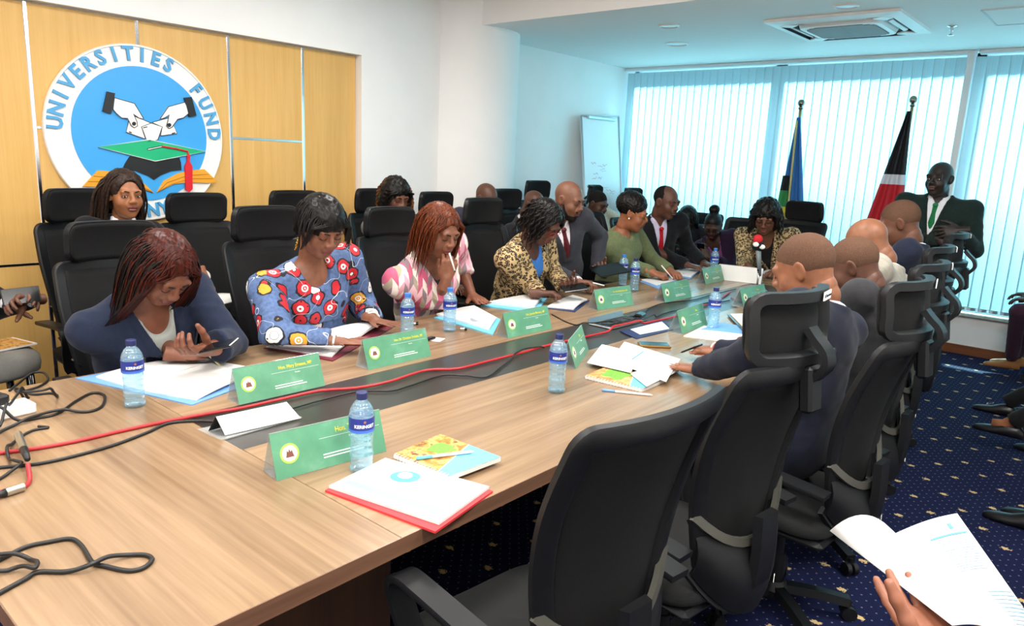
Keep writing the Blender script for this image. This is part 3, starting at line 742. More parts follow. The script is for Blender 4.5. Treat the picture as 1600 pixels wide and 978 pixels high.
        F = np.concatenate(F); return V, F, s.id[idx[:, 0], idx[:, 1], idx[:, 2]]
def smooth_mesh(V, F, it=2, lam=.5):
    E = np.concatenate([F[:, [0, 1]], F[:, [1, 2]], F[:, [2, 3]], F[:, [3, 0]]]); E = np.concatenate([E, E[:, ::-1]])
    deg = np.bincount(E[:, 0], minlength=len(V)).astype(float)
    for _ in range(it):
        A = np.stack([np.bincount(E[:, 0], weights=V[E[:, 1], k], minlength=len(V)) for k in range(3)], 1)/np.maximum(deg, 1)[:, None]
        V = V*(1-lam)+A*lam
    return V
def vf_mesh(name, V, F, mats, mi=None, vcol=None):
    me = bpy.data.meshes.new(name); me.vertices.add(len(V)); me.vertices.foreach_set('co', np.asarray(V, np.float32).ravel())
    F = np.asarray(F, np.int32); n = len(F); me.loops.add(n*4); me.loops.foreach_set('vertex_index', F.ravel())
    me.polygons.add(n); me.polygons.foreach_set('loop_start', np.arange(0, n*4, 4, dtype=np.int32))
    for m in (mats if isinstance(mats, list) else [mats]): me.materials.append(m)
    if mi is not None: me.polygons.foreach_set('material_index', np.asarray(mi, np.int32))
    me.polygons.foreach_set('use_smooth', np.ones(n, bool)); me.update(calc_edges=True); me.validate(); return me
def joinvf(parts):
    V, F, I = [], [], []; o = 0
    for v, f, i in parts: V.append(v); F.append(f+o); I.append(i); o += len(v)
    return np.concatenate(V), np.concatenate(F), np.concatenate(I)

# ---------------------------------------------------------------- heads (x right, y forward, z up; metres)
_heads = {}
def head_vf(kind, hres=.0036):
    if (kind, hres) in _heads: return _heads[kind, hres]
    jw, ch, nose, fat = dict(m=(1.0, 1.0, 1.0, 0), f=(.93, .9, .92, .002), mf=(1.08, 1.0, 1.05, .006), ff=(1.03, .92, 1.0, .006))[kind]
    s = SDF((-.10, -.13, -.20), (.10, .14, .13), hres)
    s.ell((0, -.014, .030), (.074, .095, .084), k=0)
    s.ell((0, .026, -.030), (.061+fat, .066, .086), k=.03)
    s.ell((0, .030, -.073), (.050*jw+fat, .052, .042), k=.025)
    s.ell((0, .066, -.100*1.0), (.024*jw, .020*ch, .018), k=.025)
    for x in (-1, 1):
        s.ell((x*.037, .056, -.034), (.027+fat, .027, .027+fat), k=.02)
        s.ell((x*.034, .103, .004), (.020, .017, .011), k=.016, op='s')
        s.ell((x*.033, .0765, .003), (.0165, .0135, .0125), k=.006, idn=3)
    s.cap((-.044, .081, .0245), (.044, .081, .0245), .0095, k=.018)
    s.cap((0, .090, .014), (0, .108, -.022), .0070, .0125*nose, k=.012)
    for x in (-1, 1):
        s.ell((x*.0135*nose, .102, -.026), (.0105*nose, .0105, .0085), k=.008)
    s.ell((0, .092, -.045), (.027, .014, .018), k=.015)
    s.ell((0, .0965, -.0555), (.0255, .0125, .0062), k=.006, idn=2)
    s.ell((0, .0945, -.0675), (.0225, .0125, .0072), k=.006, idn=2)
    s.cap((-.026, .1045, -.0608), (.026, .1045, -.0608), .0022, k=.006, op='s')
    for x in (-1, 1):
        M = np.array(Euler((.18, x*.10, x*.35)).to_matrix())
        s.ell((x*.077, -.010, -.006), (.0075, .021, .033), M, k=.008)
        s.ell((x*.085, -.006, -.004), (.006, .011, .019), M, k=.006, op='s')
    s.cap((0, -.028, -.045), (0, -.036, -.105), .054 if kind[0] == 'm' else .047, k=.03)
    V, F, I = s.mesh(); V = smooth_mesh(V, F, 1, .4)
    _heads[kind, hres] = (V, F, I); return _heads[kind, hres]
def Rhead(yaw, pitch, roll=0):
    """yaw: heading of the face in degrees (0 = +X, 90 = +Y); pitch: down positive; roll to the person's right"""
    a, p, r = map(math.radians, (yaw, pitch, roll))
    f = np.array((math.cos(a)*math.cos(p), math.sin(a)*math.cos(p), -math.sin(p))); rt = np.array((math.sin(a), -math.cos(a), 0)); u = np.cross(rt, f)
    return np.stack([rt*math.cos(r)-u*math.sin(r), f, u*math.cos(r)+rt*math.sin(r)], 1)

# ---------------------------------------------------------------- hands (x to the fingertips, z back of hand; right hand has thumb at +y)
_hands = {}
POSES = dict(  # index, middle, ring, little: (a1,a2,a3) bend in degrees; thumb: (out, down, bend)
    rest=(((14, 22, 12), (18, 25, 14), (22, 28, 16), (26, 30, 18)), (48, 14, 16)),
    flat=(((4, 8, 5), (4, 8, 5), (5, 9, 6), (7, 10, 6)), (42, 8, 8)),
    pen=(((42, 48, 18), (48, 58, 28), (58, 66, 36), (64, 68, 36)), (24, 36, 26)),
    hold=(((28, 46, 24), (32, 48, 26), (36, 50, 28), (40, 52, 28)), (30, 46, 14)),
    grip=(((62, 78, 40), (64, 80, 42), (66, 80, 42), (68, 80, 42)), (22, 42, 40)),
    pinch=(((6, 10, 6), (6, 10, 6), (8, 10, 6), (10, 12, 6)), (34, 52, 4)),
    spread=(((8, 10, 6), (6, 10, 6), (8, 12, 6), (12, 14, 8)), (55, 5, 8)))
def hand_vf(side, pose, res=.0034):
    key = (side, pose, res)
    if key in _hands: return _hands[key]
    fing, (to, td, tb) = POSES[pose]; s = SDF((-.05, -.09, -.13), (.21, .10, .045), res)
    s.cap((-.05, 0, 0), (.005, 0, 0), .026, .025, k=0)
    s.ell((.045, .002, -.002), (.055, .040, .0165), k=.015)
    ys = (.031, .0105, -.0105, -.030); Ls = (.074, .082, .076, .060); spread = (7, 2, -3, -9) if pose != 'spread' else (14, 4, -5, -15)
    for y, L, bend, sp in zip(ys, Ls, fing, spread):
        p = np.array((.088-abs(y-.008)*.25, y, .001)); s.cap((.012, y*.45, 0), p, .013, .0115, k=.010)
        a = 0; az = math.radians(sp)
        for q, (fr, r0, r1) in enumerate(((.46, .0102, .0092), (.30, .0090, .0082), (.24, .0081, .0068))):
            a += math.radians(bend[q]); d = np.array((math.cos(a)*math.cos(az), math.cos(a)*math.sin(az), -math.sin(a)))
            p2 = p+d*L*fr; s.cap(p, p2, r0, r1, k=.004, idn=1 if q == 2 else 0); p = p2
    o, dn, bb = map(math.radians, (to, td, tb)); p = np.array((.020, .026, -.006)); ang = o
    for fr, r0, r1 in ((.044, .0155, .0122), (.034, .0115, .0105), (.026, .0105, .0085)):
        d = np.array((math.cos(ang)*math.cos(dn), math.sin(ang)*math.cos(dn), -math.sin(dn))); p2 = p+d*fr; s.cap(p, p2, r0, r1, k=.007, idn=0); p = p2; ang -= bb
    V, F, I = s.mesh(); V = smooth_mesh(V, F, 1, .35)
    if side == 'l': V = V*np.array((1, -1, 1)); F = F[:, ::-1]
    _hands[key] = (V, F, I); return _hands[key]
def nrm(v): v = np.array(v, float); return v/max(np.linalg.norm(v), 1e-9)
def hand_frame(fwd, up):
    x = nrm(fwd); z = np.array(up, float); z = nrm(z-x*(z@x)); return np.stack([x, np.cross(z, x), z], 1)

# ---------------------------------------------------------------- skin, hair and cloth materials
def m_skin(name, hexc):
    if name in MATS: return MATS[name]
    k = N(name); c = srgb(hexc); v = k.obj()
    f = k.noise(v, 26, 4); k.col(k.ramp(f, [(.3, tuple(x*.82 for x in c)), (.7, tuple(min(1, x*1.15) for x in c))]))
    k.p.inputs['Roughness'].default_value = .48; k.p.inputs['Specular IOR Level'].default_value = .42
    k.p.inputs['Subsurface Weight'].default_value = 0.0
    k.bump(k.noise(v, 420, 3), .12, .0008); MATS[name] = k.m; return k.m
def m_hair(name, c1, c2, rough=.36, sc=(160, 160, 9)):
    if name in MATS: return MATS[name]
    k = N(name); v = k.obj(); f = k.noise(k.map(v, sc), 1.0, 3); k.col(k.ramp(f, [(.32, srgb(c1)), (.68, srgb(c2))]))
    k.p.inputs['Roughness'].default_value = rough; k.p.inputs['Specular IOR Level'].default_value = .2; k.bump(f, .35, .002); MATS[name] = k.m; return k.m
def m_cloth(name, hexc, rough=.85, var=.12, bump=.25, weave=900):
    if name in MATS: return MATS[name]
    k = N(name); c = srgb(hexc); v = k.obj(); f = k.noise(v, 55, 4); k.col(k.ramp(f, [(.3, tuple(x*(1-var) for x in c)), (.7, tuple(min(1, x*(1+var)) for x in c))]))
    k.p.inputs['Roughness'].default_value = rough; k.p.inputs['Specular IOR Level'].default_value = .2; k.p.inputs['Sheen Weight'].default_value = .08
    h = k.math('ADD', k.math('MULTIPLY', k.noise(v, weave, 2), .3), k.noise(v, 14, 3)); k.bump(h, bump, .006); MATS[name] = k.m; return k.m
def m_leopard():
    k = N('leopard_print'); v = k.obj(); dv = k.n('VectorMath', operation='ADD'); k.set(dv.inputs[0], v)
    nz = k.n('TexNoise'); k.set(nz.inputs['Vector'], v); nz.inputs['Scale'].default_value = 45; sc = k.n('VectorMath', operation='SCALE'); k.set(sc.inputs[0], nz.outputs['Color']); sc.inputs['Scale'].default_value = .018
    k.set(dv.inputs[1], sc.outputs[0]); vo = k.n('TexVoronoi'); k.set(vo.inputs['Vector'], dv.outputs[0]); vo.inputs['Scale'].default_value = 52
    d = vo.outputs['Distance']; brk = k.noise(v, 75, 2)
    ring = k.math('MULTIPLY', k.math('GREATER_THAN', d, .22), k.math('LESS_THAN', d, .54)); ring = k.math('MULTIPLY', ring, k.math('GREATER_THAN', brk, .36))
    core = k.math('LESS_THAN', d, .20); c = k.mix(core, srgb('c4a878'), srgb('9c7848')); c = k.mix(ring, c, srgb('231a12')); k.col(c); k.p.inputs['Roughness'].default_value = .8
    k.bump(k.noise(v, 12, 3), .25, .006); return k.m
def m_ankara():
    k = N('ankara_print'); v = k.obj(); vo = k.n('TexVoronoi'); k.set(vo.inputs['Vector'], v); vo.inputs['Scale'].default_value = 11.5; vo.inputs['Randomness'].default_value = .75
    d = vo.outputs['Distance']; rnd = k.sep(vo.outputs['Color'])[0]
    pet = k.n('TexVoronoi'); k.set(pet.inputs['Vector'], v); pet.inputs['Scale'].default_value = 30; pd = pet.outputs['Distance']; dd = k.math('ADD', d, k.math('MULTIPLY', pd, .16))
    hue = k.ramp(rnd, [(0, srgb('c4202c')), (.42, srgb('d99a2b')), (.62, srgb('b81f2e')), (.82, srgb('e8e6e6'))], 'CONSTANT')
    base = k.ramp(k.noise(v, 60, 3), [(.3, srgb('43597f')), (.7, srgb('5c74a2'))])
    c = k.mix(k.math('LESS_THAN', dd, .57), base, srgb('14161f')); c = k.mix(k.math('LESS_THAN', dd, .49), c, hue)
    vein = k.math('MULTIPLY', k.math('LESS_THAN', pd, .16), k.math('LESS_THAN', dd, .48)); c = k.mix(vein, c, srgb('1a1418'))
    c = k.mix(k.math('LESS_THAN', d, .22), c, srgb('1a1418')); c = k.mix(k.math('LESS_THAN', d, .20), c, srgb('eeeae6')); c = k.mix(k.math('LESS_THAN', d, .12), c, hue); c = k.mix(k.math('LESS_THAN', d, .05), c, srgb('eeeae6'))
    line = k.math('LESS_THAN', k.math('ABSOLUTE', k.math('SUBTRACT', k.noise(v, 7, 1), .5)), .0022); c = k.mix(line, c, srgb('e6e8ee'))
    k.col(c); k.p.inputs['Roughness'].default_value = .75; k.bump(k.noise(v, 13, 3), .25, .006); return k.m
def m_chevron():
    k = N('pink_chevron_weave'); v = k.obj(); s = k.sep(v); a = k.math('ADD', s[1], k.math('MULTIPLY', s[0], .35))
    colw = .062; cell = k.math('FLOOR', k.math('DIVIDE', a, colw)); fr = k.math('FRACT', k.math('ADD', k.math('DIVIDE', a, colw), 50.0)); tri = k.math('ABSOLUTE', k.math('SUBTRACT', fr, .5))
    t = k.math('ADD', k.math('MULTIPLY', s[2], 1/.052), k.math('ADD', k.math('MULTIPLY', tri, 1.7), k.math('MULTIPLY', cell, .37))); band = k.math('FLOOR', t)
    wn = k.n('TexWhiteNoise', noise_dimensions='2D'); k.set(wn.inputs['Vector'], k.comb(band, k.math('FLOOR', k.math('DIVIDE', k.math('ADD', a, 50.0), colw*.5)), 0.0))
    c = k.ramp(wn.outputs['Value'], [(0, srgb('c45a78')), (.2, srgb('e9b9c0')), (.38, srgb('efe3d6')), (.58, srgb('8d7b80')), (.72, srgb('dba0ae')), (.86, srgb('a89b84'))], 'CONSTANT')
    k.col(c); k.p.inputs['Roughness'].default_value = .85; k.bump(k.noise(v, 13, 3), .25, .006); return k.m
M_LEO, M_ANK, M_CHEV = m_leopard(), m_ankara(), m_chevron()
M_EYEW, M_IRIS = plain('eye_white', 'd8d2cc', .25), plain('dark_iris', '1c120c', .15)
M_LIPF, M_LIPM, M_NAIL = plain('lip_rose', '7a3f3c', .4), plain('lip_brown', '5a3730', .45), plain('nail_red', 'b8202f', .25)

# ---------------------------------------------------------------- contact: cloth and skin rest on seats, backs and the table instead of passing through
def _chair_back(x, z):
    f = np.clip((z-.545)/.57, 0, 1.05); y = -.235-.085*f+.028*np.sin(f*PI)-.03*f*f; return y+.045*(x/.24)**2
def settle(V, chair=None, zfloor=0.0, under=False, bench=False):
    V = np.array(V, float)
    if bench:
        b_ = (np.abs(V[:, 0]+4.30) < .25) & (np.abs(V[:, 1]-.66) < .54) & (V[:, 2] > .38) & (V[:, 2] < .564); V[b_, 2] = .564
    if under:
        t_ = (V[:, 0] > TX0-.05) & (V[:, 0] < TX1+.05) & (V[:, 1] < TY1+.05) & (V[:, 2] > TZ-.056) & (V[:, 2] < TZ+.1); V[t_, 2] = TZ-.056
    # table top: lift what lies on it, push aside what meets its edge from below or beside
    x, y, z = V[:, 0], V[:, 1], V[:, 2]; m = .016; ins = (x > TX0-m) & (x < TX1+m) & (y > TY0-m) & (y < TY1+m)
    low = ins & (z < TZ-.012) & (z > TZ-.042-.006)
    up = ins & (z >= TZ-.085) & (z < TZ+.003+zfloor) & (not under)
    dx = np.minimum(x-(TX0-m), (TX1+m)-x); dy = (TY1+m)-y; edge = up & (np.minimum(dx, dy) < .05) & (z < TZ-.030)
    e1 = edge & (dx <= dy); V[e1, 0] = np.where(x[e1]-TX0 < TX1-x[e1], TX0-m-.001, TX1+m+.001); e2 = edge & (dx > dy); V[e2, 1] = TY1+m+.001
    u2 = up & ~edge; V[u2, 2] = TZ+.006+zfloor+.15*np.maximum(0, z[u2]-TZ)
    if chair is not None:
        cx_, cy_, a, sz, kd = chair; c, s_ = math.cos(a), math.sin(a); q = V-np.array((cx_, cy_, 0)); X = q[:, 0]*c+q[:, 1]*s_; Y = -q[:, 0]*s_+q[:, 1]*c; Z = V[:, 2]/sz
        st = (np.abs(X) < .262) & (Y > -.30) & (Y < .262) & (Z < .522) & (Z > .36); Z = np.where(st, .522, Z)
        fr = (np.abs(X) < .262) & (Y >= .20) & (Y < .285) & (Z <= .36+.14); Y = np.where(fr & (Z < .50), .285, Y)
        yb = _chair_back(X, Z)+.026; bk_ = (np.abs(X) < .29) & (Z > .40) & (Z < 1.17) & (Y < yb); Y = np.where(bk_, yb, Y)
        if kd == 'h': yh = -.345+.055*(X/.165)**2+1.4*(Z-1.225)**2+.10*(Z-1.225)+.014; hb = (np.abs(X) < .20) & (Z > 1.12) & (Z < 1.34) & (Y < yh); Y = np.where(hb, yh, Y)
        ar = (np.abs(X) > .228) & (np.abs(X) < .350) & (Y > -.29) & (Y < .22) & (Z > .56) & (Z < .694)
        inn = ar & (np.abs(X) < .275) & (Z < .645); X = np.where(inn, np.sign(X)*.226, X); Z = np.where(ar & ~inn, .694, Z)
        V = np.stack([X*c-Y*s_+cx_, X*s_+Y*c+cy_, Z*sz], 1)
    return V
# ---------------------------------------------------------------- person builder
def strands(g, n, length, seed=1, rad=.0045, curl=0.0, crown=(0, -.02, .118), er=(.083, .104, .092), ec=(0, -.014, .030), az=(0, 360), start=(.15, .9), freq=60, face_gap=50, seg=5, steps=16):
    """hair locks in head space that leave the crown, slide over the skull and fall along g"""
    r = np.random.default_rng(seed); a = np.radians(r.uniform(az[0], az[1], n)); v = r.uniform(start[0], start[1], n)*PI/2; er, ec = np.array(er), np.array(ec)
    p = np.stack([np.sin(v)*np.sin(a), np.sin(v)*np.cos(a), np.cos(v)], 1); keep = ~((np.abs(((np.degrees(a)+180) % 360)-180) < face_gap) & (v > .75)); p = p[keep]; a = a[keep]; m = len(p)
    off = r.uniform(0, .008, m); P = ec+p*(er+off[:, None]); d = np.stack([np.sin(a), np.cos(a), -.2*np.ones(m)], 1); fr_ = np.cos(a) > .15; d[fr_, 0] = np.sign(np.sin(a[fr_])+1e-6)*1.0; d[fr_, 1] = -.25; d[fr_, 2] = -.15; d /= np.linalg.norm(d, axis=1)[:, None]
    L = length*r.uniform(.75, 1.08, m); st = L/steps; paths = [P.copy()]; g = nrm(g); ph = r.uniform(0, 6.28, m)
    for i in range(steps):
        d = d*.62+g*.38+r.normal(0, .03, (m, 3)); d /= np.linalg.norm(d, axis=1)[:, None]; P = P+d*st[:, None]
        q = (P-ec)/(er+off[:, None]); k = np.linalg.norm(q, axis=1); ins = k < 1; P[ins] = ec+(q[ins]/k[ins][:, None])*(er+off[ins][:, None])
        # keep clear of the face
        f = (P[:, 1] > .03) & (np.abs(P[:, 0]) < .080) & (P[:, 2] < .055); P[f, 0] = np.where(P[f, 0] > 0, .080, -.080)*r.uniform(.97, 1.08, f.sum()); P[:, 1] = np.minimum(P[:, 1], np.where(P[:, 2] < .05, .070, .086))
        W = P.copy()
        if curl: W += curl*np.stack([np.sin(freq*st*i+ph), np.cos(freq*st*i+ph), .3*np.sin(freq*st*i*.7+ph)], 1)
        paths.append(W)
    mb = MB(); A = np.array(paths); rr = rad*np.concatenate([np.linspace(.8, 1.1, steps//2), np.linspace(1.1, .35, steps+1-steps//2)])
    for j in range(m): mb.tube(A[:, j], rr*r.uniform(.7, 1.3), seg)
    return mb
def hair_cap(kind, res=.005):
    """close-fitting hair volume in head space"""
    s = SDF((-.14, -.17, -.16), (.14, .13, .20), res)
    if kind == 'crop': s.ell((0, -.016, .032), (.0765, .0975, .0875), k=0)
    elif kind == 'receding': s.ell((0, -.020, .029), (.0765, .094, .0845), k=0)
    elif kind == 'afro': s.ell((0, -.030, .055), (.092, .112, .095), k=0)
    elif kind == 'wig': s.ell((0, -.014, .037), (.090, .112, .098), k=0); s.ell((0, -.055, -.03), (.088, .06, .075), k=.03)
    elif kind in ('full', 'parted'): s.ell((0, -.02, .038), (.087, .108, .095), k=0); s.ell((0, -.06, -.03), (.085, .055, .08), k=.03)
    elif kind == 'curls': s.ell((0, -.018, .040), (.100, .108, .098), k=0); s.ell((-.07, -.03, -.04), (.045, .06, .085), k=.03); s.ell((.07, -.03, -.04), (.045, .06, .085), k=.03)
    elif kind == 'pulled': s.ell((0, -.016, .031), (.0765, .0970, .0865), k=0); s.ell((0, -.075, .125), (.05, .05, .042), k=.012)
    # hairline: cut away the face
    if kind == 'receding': s.ell((0, .075, .07), (.066, .105, .085), k=.01, op='s'); s.ell((0, .11, -.05), (.10, .105, .095), k=.01, op='s')
    elif kind == 'wig': s.ell((0, .118, -.034), (.066, .075, .076), k=.012, op='s'); s.ell((0, .06, -.11), (.2, .12, .085), k=.012, op='s')
    elif kind == 'parted': s.ell((0, .124, -.002), (.076, .086, .104), k=.01, op='s')
    elif kind == 'curls': s.ell((0, .105, -.035), (.060, .078, .080), k=.01, op='s')
    elif kind == 'full': s.ell((0, .118, -.012), (.070, .082, .094), k=.01, op='s')
    else:
        s.ell((0, .122, -.02), (.088, .085, .088), k=.01, op='s'); s.ell((0, .045, -.13), (.2, .10, .115), k=.012, op='s')
        s.ell((0, -.09, -.16), (.2, .2, .115), k=.012, op='s')
    X, Y, Z = s.coords(); amp = dict(afro=.005, curls=.007, wig=.003, full=.003, parted=.003).get(kind, .0008); fq = dict(afro=190, curls=120).get(kind, 150)
    s.d = s.d+amp*(np.sin(X*fq+2*np.sin(Z*fq*.6))*np.sin(Y*fq)*np.sin(Z*fq+1)+.5*np.sin(X*fq*2.1)*np.sin(Z*fq*1.9+Y*90))
    return s.mesh()
def person(name, label, H, head=(0, 20, 0), kind='f', skin='6b4632', scale=1.0, P=None, face=0.0, neck=None, sh=None,
           elbow=(None, None), wrist=(None, None), hands=((None,), (None,)), knees=None, feet=None,
           outfit='dress', cloth=None, shirt=None, tie=None, trousers=None, shoes=None, hair=None, sleeve=1.0, broad=1.0, vdepth=.24, bust=None, res=.010, extras=None, lipm=None, cuff=None, group=None, belly=1.0, sleeve_r=1.0, eyes='down', look=0.0, scoop=1.0, lod=0, seated=True, zfloor=0.0):
    """H head centre; P pelvis; face torso heading (deg). arm tuples are (right, left)"""
    if lod: res = .014
    sc = scale; H = np.array(H, float); P = np.array(P, float); seat = None
    if seated:
        seat = min(CHAIRS, key=lambda q: (q[0]-P[0])**2+(q[1]-P[1])**2); seat = seat if (seat[0]-P[0])**2+(seat[1]-P[1])**2 < .16 else None
        P[2] = max(P[2], (.505*seat[3] if seat else .555)+.125*sc)
    fit = lambda v_, under=False: settle(v_, seat, zfloor, under, seated and seat is None)
    sc = scale; Rh = Rhead(*head); fem = kind[0] == 'f'
    a = math.radians(face); fw = np.array((math.cos(a), math.sin(a), 0)); rt = np.array((math.sin(a), -math.cos(a), 0))
    nk = H+Rh@np.array((0, -.030, -.112))*sc-fw*.022-np.array((0, 0, .016)) if neck is None else np.array(neck, float)
    nb = nk-np.array((0, 0, .03)) ; sp = nrm(nb-P); dep = nrm(fw-sp*(fw@sp)); lat = np.cross(dep, sp); M = np.stack([lat, dep, sp], 1); LT = np.linalg.norm(nb-P)
    shw = (.165 if fem else .185)*sc*broad
    S = [nb-sp*(.048 if fem else .038)+lat*shw, nb-sp*(.048 if fem else .038)-lat*shw] if sh is None else [np.array(x, float) for x in sh]
    E = [np.array(elbow[i], float) if elbow[i] is not None else S[i]-np.array((0, 0, .27))+lat*(.05, -.05)[i] for i in (0, 1)]
    W = [np.array(wrist[i], float) if wrist[i] is not None else E[i]+fw*.24 for i in (0, 1)]
    for i in (0, 1):      # two-bone arm: keep real segment lengths, bend towards the hinted elbow
        L1, L2 = .285*sc, .25*sc; ax = W[i]-S[i]; d_ = np.linalg.norm(ax); ax = ax/d_
        if d_ > (L1+L2)*.985: q_ = d_/((L1+L2)*.985); L1 *= q_; L2 *= q_
        al = (L1*L1-L2*L2+d_*d_)/(2*d_); hh = math.sqrt(max(1e-6, L1*L1-al*al)); hv_ = E[i]-S[i]-ax*((E[i]-S[i])@ax); hv_ = hv_+np.array((0, 0, -.02)); hv_ = nrm(hv_-ax*(hv_@ax)); n2_ = np.cross(ax, hv_)
        cand = [S[i]+ax*al+(hv_*math.cos(t)+n2_*math.sin(t))*hh for t in np.linspace(-PI, PI, 73)]; cand.sort(key=lambda e: np.linalg.norm(e-(S[i]+ax*al+hv_*hh)))
        on = zfloor > 0 or (TX0-.02 < W[i][0] < TX1+.02 and TY0 < W[i][1] < TY1 and W[i][2] < TZ+.2); zm = TZ+.050*sleeve_r*sc
        E[i] = next((e for e in cand if not on or e[2] >= zm), max(cand, key=lambda e: e[2]))
    K = knees if knees is not None else [P+fw*.44+lat*.10+np.array((0, 0, -.10)), P+fw*.44-lat*.10+np.array((0, 0, -.10))]
    A = feet if feet is not None else [np.array((k_[0], k_[1], .09))+fw*.02 for k_ in K]
    K = [np.array(x, float) for x in K]; A = [np.array(x, float) for x in A]
    bust = (.055 if fem else 0) if bust is None else bust
    chest = P+sp*LT*.70; belly_c = P+sp*LT*.36
    base = (P[0], P[1], 0.0)
    allp = np.array([P, nb, H, *S, *E, *W]); lo, hi = allp.min(0)-.26, allp.max(0)+.26
    # --- body: head, neck, arms, hands in one mesh
    hv, hf, hi_ = head_vf(kind, .0060 if lod else .0038); hv = hv*sc@Rh.T+H; parts = [(hv, hf, np.where(hi_ == 2, 1, 0))]
    b = SDF(lo, hi, res*1.25)
    b.ell(chest, np.array((.150*broad, .098, .16))*sc, M, k=0); b.ell(belly_c, np.array((.14*broad, .10*belly, .14))*sc, M, k=.05); b.ell(P, np.array((.15, .11, .10))*sc, M, k=.05)
    b.cap(nb-sp*.06, H+Rh@np.array((0, -.032, -.075))*sc, (.050 if fem else .058)*sc, k=.03)
    for i in (0, 1):
        b.cap(nb-sp*.05, S[i], .045*sc, .046*sc, k=.03); b.cap(S[i], E[i], .044*sc, .038*sc, k=.02); b.cap(E[i], W[i], .039*sc, .025*sc, k=.012)
    V, F, I = b.mesh(); parts.append((smooth_mesh(V, F, 2), F, np.zeros(len(V), int)))
    for i, hs_ in enumerate(hands):
        if hs_[0] is None: continue
        pose, f_, u_ = hs_; v_, ff, ii = hand_vf('rl'[i], pose, .0052 if lod else .0036); Mh = hand_frame(f_, u_); parts.append((v_*sc@Mh.T+W[i], ff, np.where(ii == 1, 0, 0)))
    V, F, I = joinvf(parts); ms = m_skin('skin_'+skin, skin); mi = (I[F[:, 0]] == 1).astype(int)
    V = fit(V); body = link(name, vf_mesh(name, V-np.array(base), F, [ms, lipm or (M_LIPF if fem else M_LIPM)], mi)); body.location = base; tag(body, label, 'person', group)
    def child(nm, me): o = link(nm, me, body, True); return o
    def hmesh(nm, mb, m, smooth=True): mb.xf(Rh*sc, H); return child(nm, mb.mesh(nm, m, smooth))
    # --- eyes, brows
    for x in (-1, 1):
        if eyes == 'open':
            eye = hmesh('eye', MB().ell((x*.033, .0812, .0010), (.0122, .0110, .0062), seg=14, rings=8), M_EYEW)
            ir = hmesh('iris', MB().ell((x*.033+look, .0905, .0008), (.0052, .0030, .0052), seg=10, rings=6), M_IRIS); ir.parent = eye; ir.matrix_parent_inverse = Matrix.Identity(4)
        lz_ = .0065 if eyes == 'open' else -.0045; fl_ = 1 if eyes == 'open' else -1
        hmesh('eyelashes', MB().tube([(x*(.033-.0145), .0860, lz_-.004*fl_), (x*(.033-.006), .0915, lz_-.0005*fl_), (x*(.033+.005), .0905, lz_), (x*(.033+.0155), .0835, lz_-.0035*fl_)], .0014, 5), plain('brow_black', '17110e', .8))
    for x in (-1, 1): hmesh('eyebrow', MB().tube([(x*.015, .0945, .0235), (x*.032, .0930, .0290), (x*.052, .0800, .0235)], [.0030, .0034, .0014], 6), plain('brow_black', '17110e', .8))
    # --- clothing
    c = SDF(lo, hi, res); o_ = .014*sc; sl = sleeve
    c.ell(chest, np.array((.158*broad, .108, .175))*sc+o_*.6, M, k=0); c.ell(belly_c, np.array((.150*broad, .112*belly, .16))*sc+o_, M, k=.06); c.ell(P+sp*.02, np.array((.168, .125*belly, .12))*sc+o_, M, k=.06)
    c.ell(nb-sp*.105*sc, np.array((.20*broad, .098, .085))*sc*(.92 if fem else 1), M, k=.05)
    if bust:
        for x in (-1, 1): c.ell(chest+lat*x*.068*sc+dep*.085*sc-sp*.03, np.array((.068, bust, .07))*sc+.004, M, k=.045)
    c.cap(nb-sp*.045, nb-sp*.02, .062*sc, .058*sc, k=.03)
    if outfit == 'suit': c.cap(nb-sp*.05, nb+sp*.03-dep*.004, .070*sc, .067*sc, k=.03)
    cuffs = []
    for i in (0, 1):
        c.cap(nb-sp*.048, S[i], .052*sc, (.060 if fem else .066)*sc*sleeve_r, k=.045); c.cap(S[i], E[i], .062*sc*sleeve_r, .054*sc*sleeve_r, k=.03)
        if sl > 0:
            e2 = E[i]+(W[i]-E[i])*min(sl, .98); c.cap(E[i], e2, .054*sc*sleeve_r, (.044 if sl > .8 else .052)*sc*sleeve_r, k=.02, flat=True); cuffs.append(e2)
    X, Y, Z = c.coords(); c.d = c.d+.0032*np.sin(X*52+3*np.sin(Z*23))*np.sin(Y*47+2*np.sin(Z*19))*np.sin(Z*41)
    # neckline
    def loc(): 
        dx, dy, dz = X-nb[0], Y-nb[1], Z-nb[2]; return dx*lat[0]+dy*lat[1]+dz*lat[2], dx*dep[0]+dy*dep[1]+dz*dep[2], dx*sp[0]+dy*sp[1]+dz*sp[2]
    lx, ly, lz = loc()
    suit = outfit == 'suit'
    # remove the collar stump above the neck base
    top = lz-(np.where(ly < .01, .034, .004) if suit else .012); c.d = np.maximum(c.d, np.where((np.abs(lx) < .075) & (lz > -.05), top, -1))
    # sleeve end openings are flat by construction
    if outfit in ('suit', 'open'):
        # open V from the neck down to vdepth
        hw = np.clip((lz+vdepth)/vdepth, 0, 1.2)*(.062 if suit else .075); v = np.maximum(np.abs(lx)-hw, -(lz+vdepth)); v = np.maximum(v, -(ly-.012))
        lap = (np.abs(v) < .034) & (ly > 0) & (v > 0); c.d = np.where(lap, c.d-.0065, c.d)
        c.d = np.maximum(c.d, -v)
    elif outfit == 'dress':
        v = np.sqrt((lx/(.072*scoop))**2+((lz-.02)/(.085*scoop))**2)*.07-.07; v = np.maximum(v, -(ly+.02)); c.d = np.maximum(c.d, -v)
    V, F, I = c.mesh(); V = smooth_mesh(V, F, 1, .4); cm = cloth if not isinstance(cloth, str) else m_cloth('cloth_'+cloth, cloth)
    child('jacket' if outfit in ('suit', 'open') else 'dress' if fem else 'coat', vf_mesh('jacket', fit(V), F, cm))
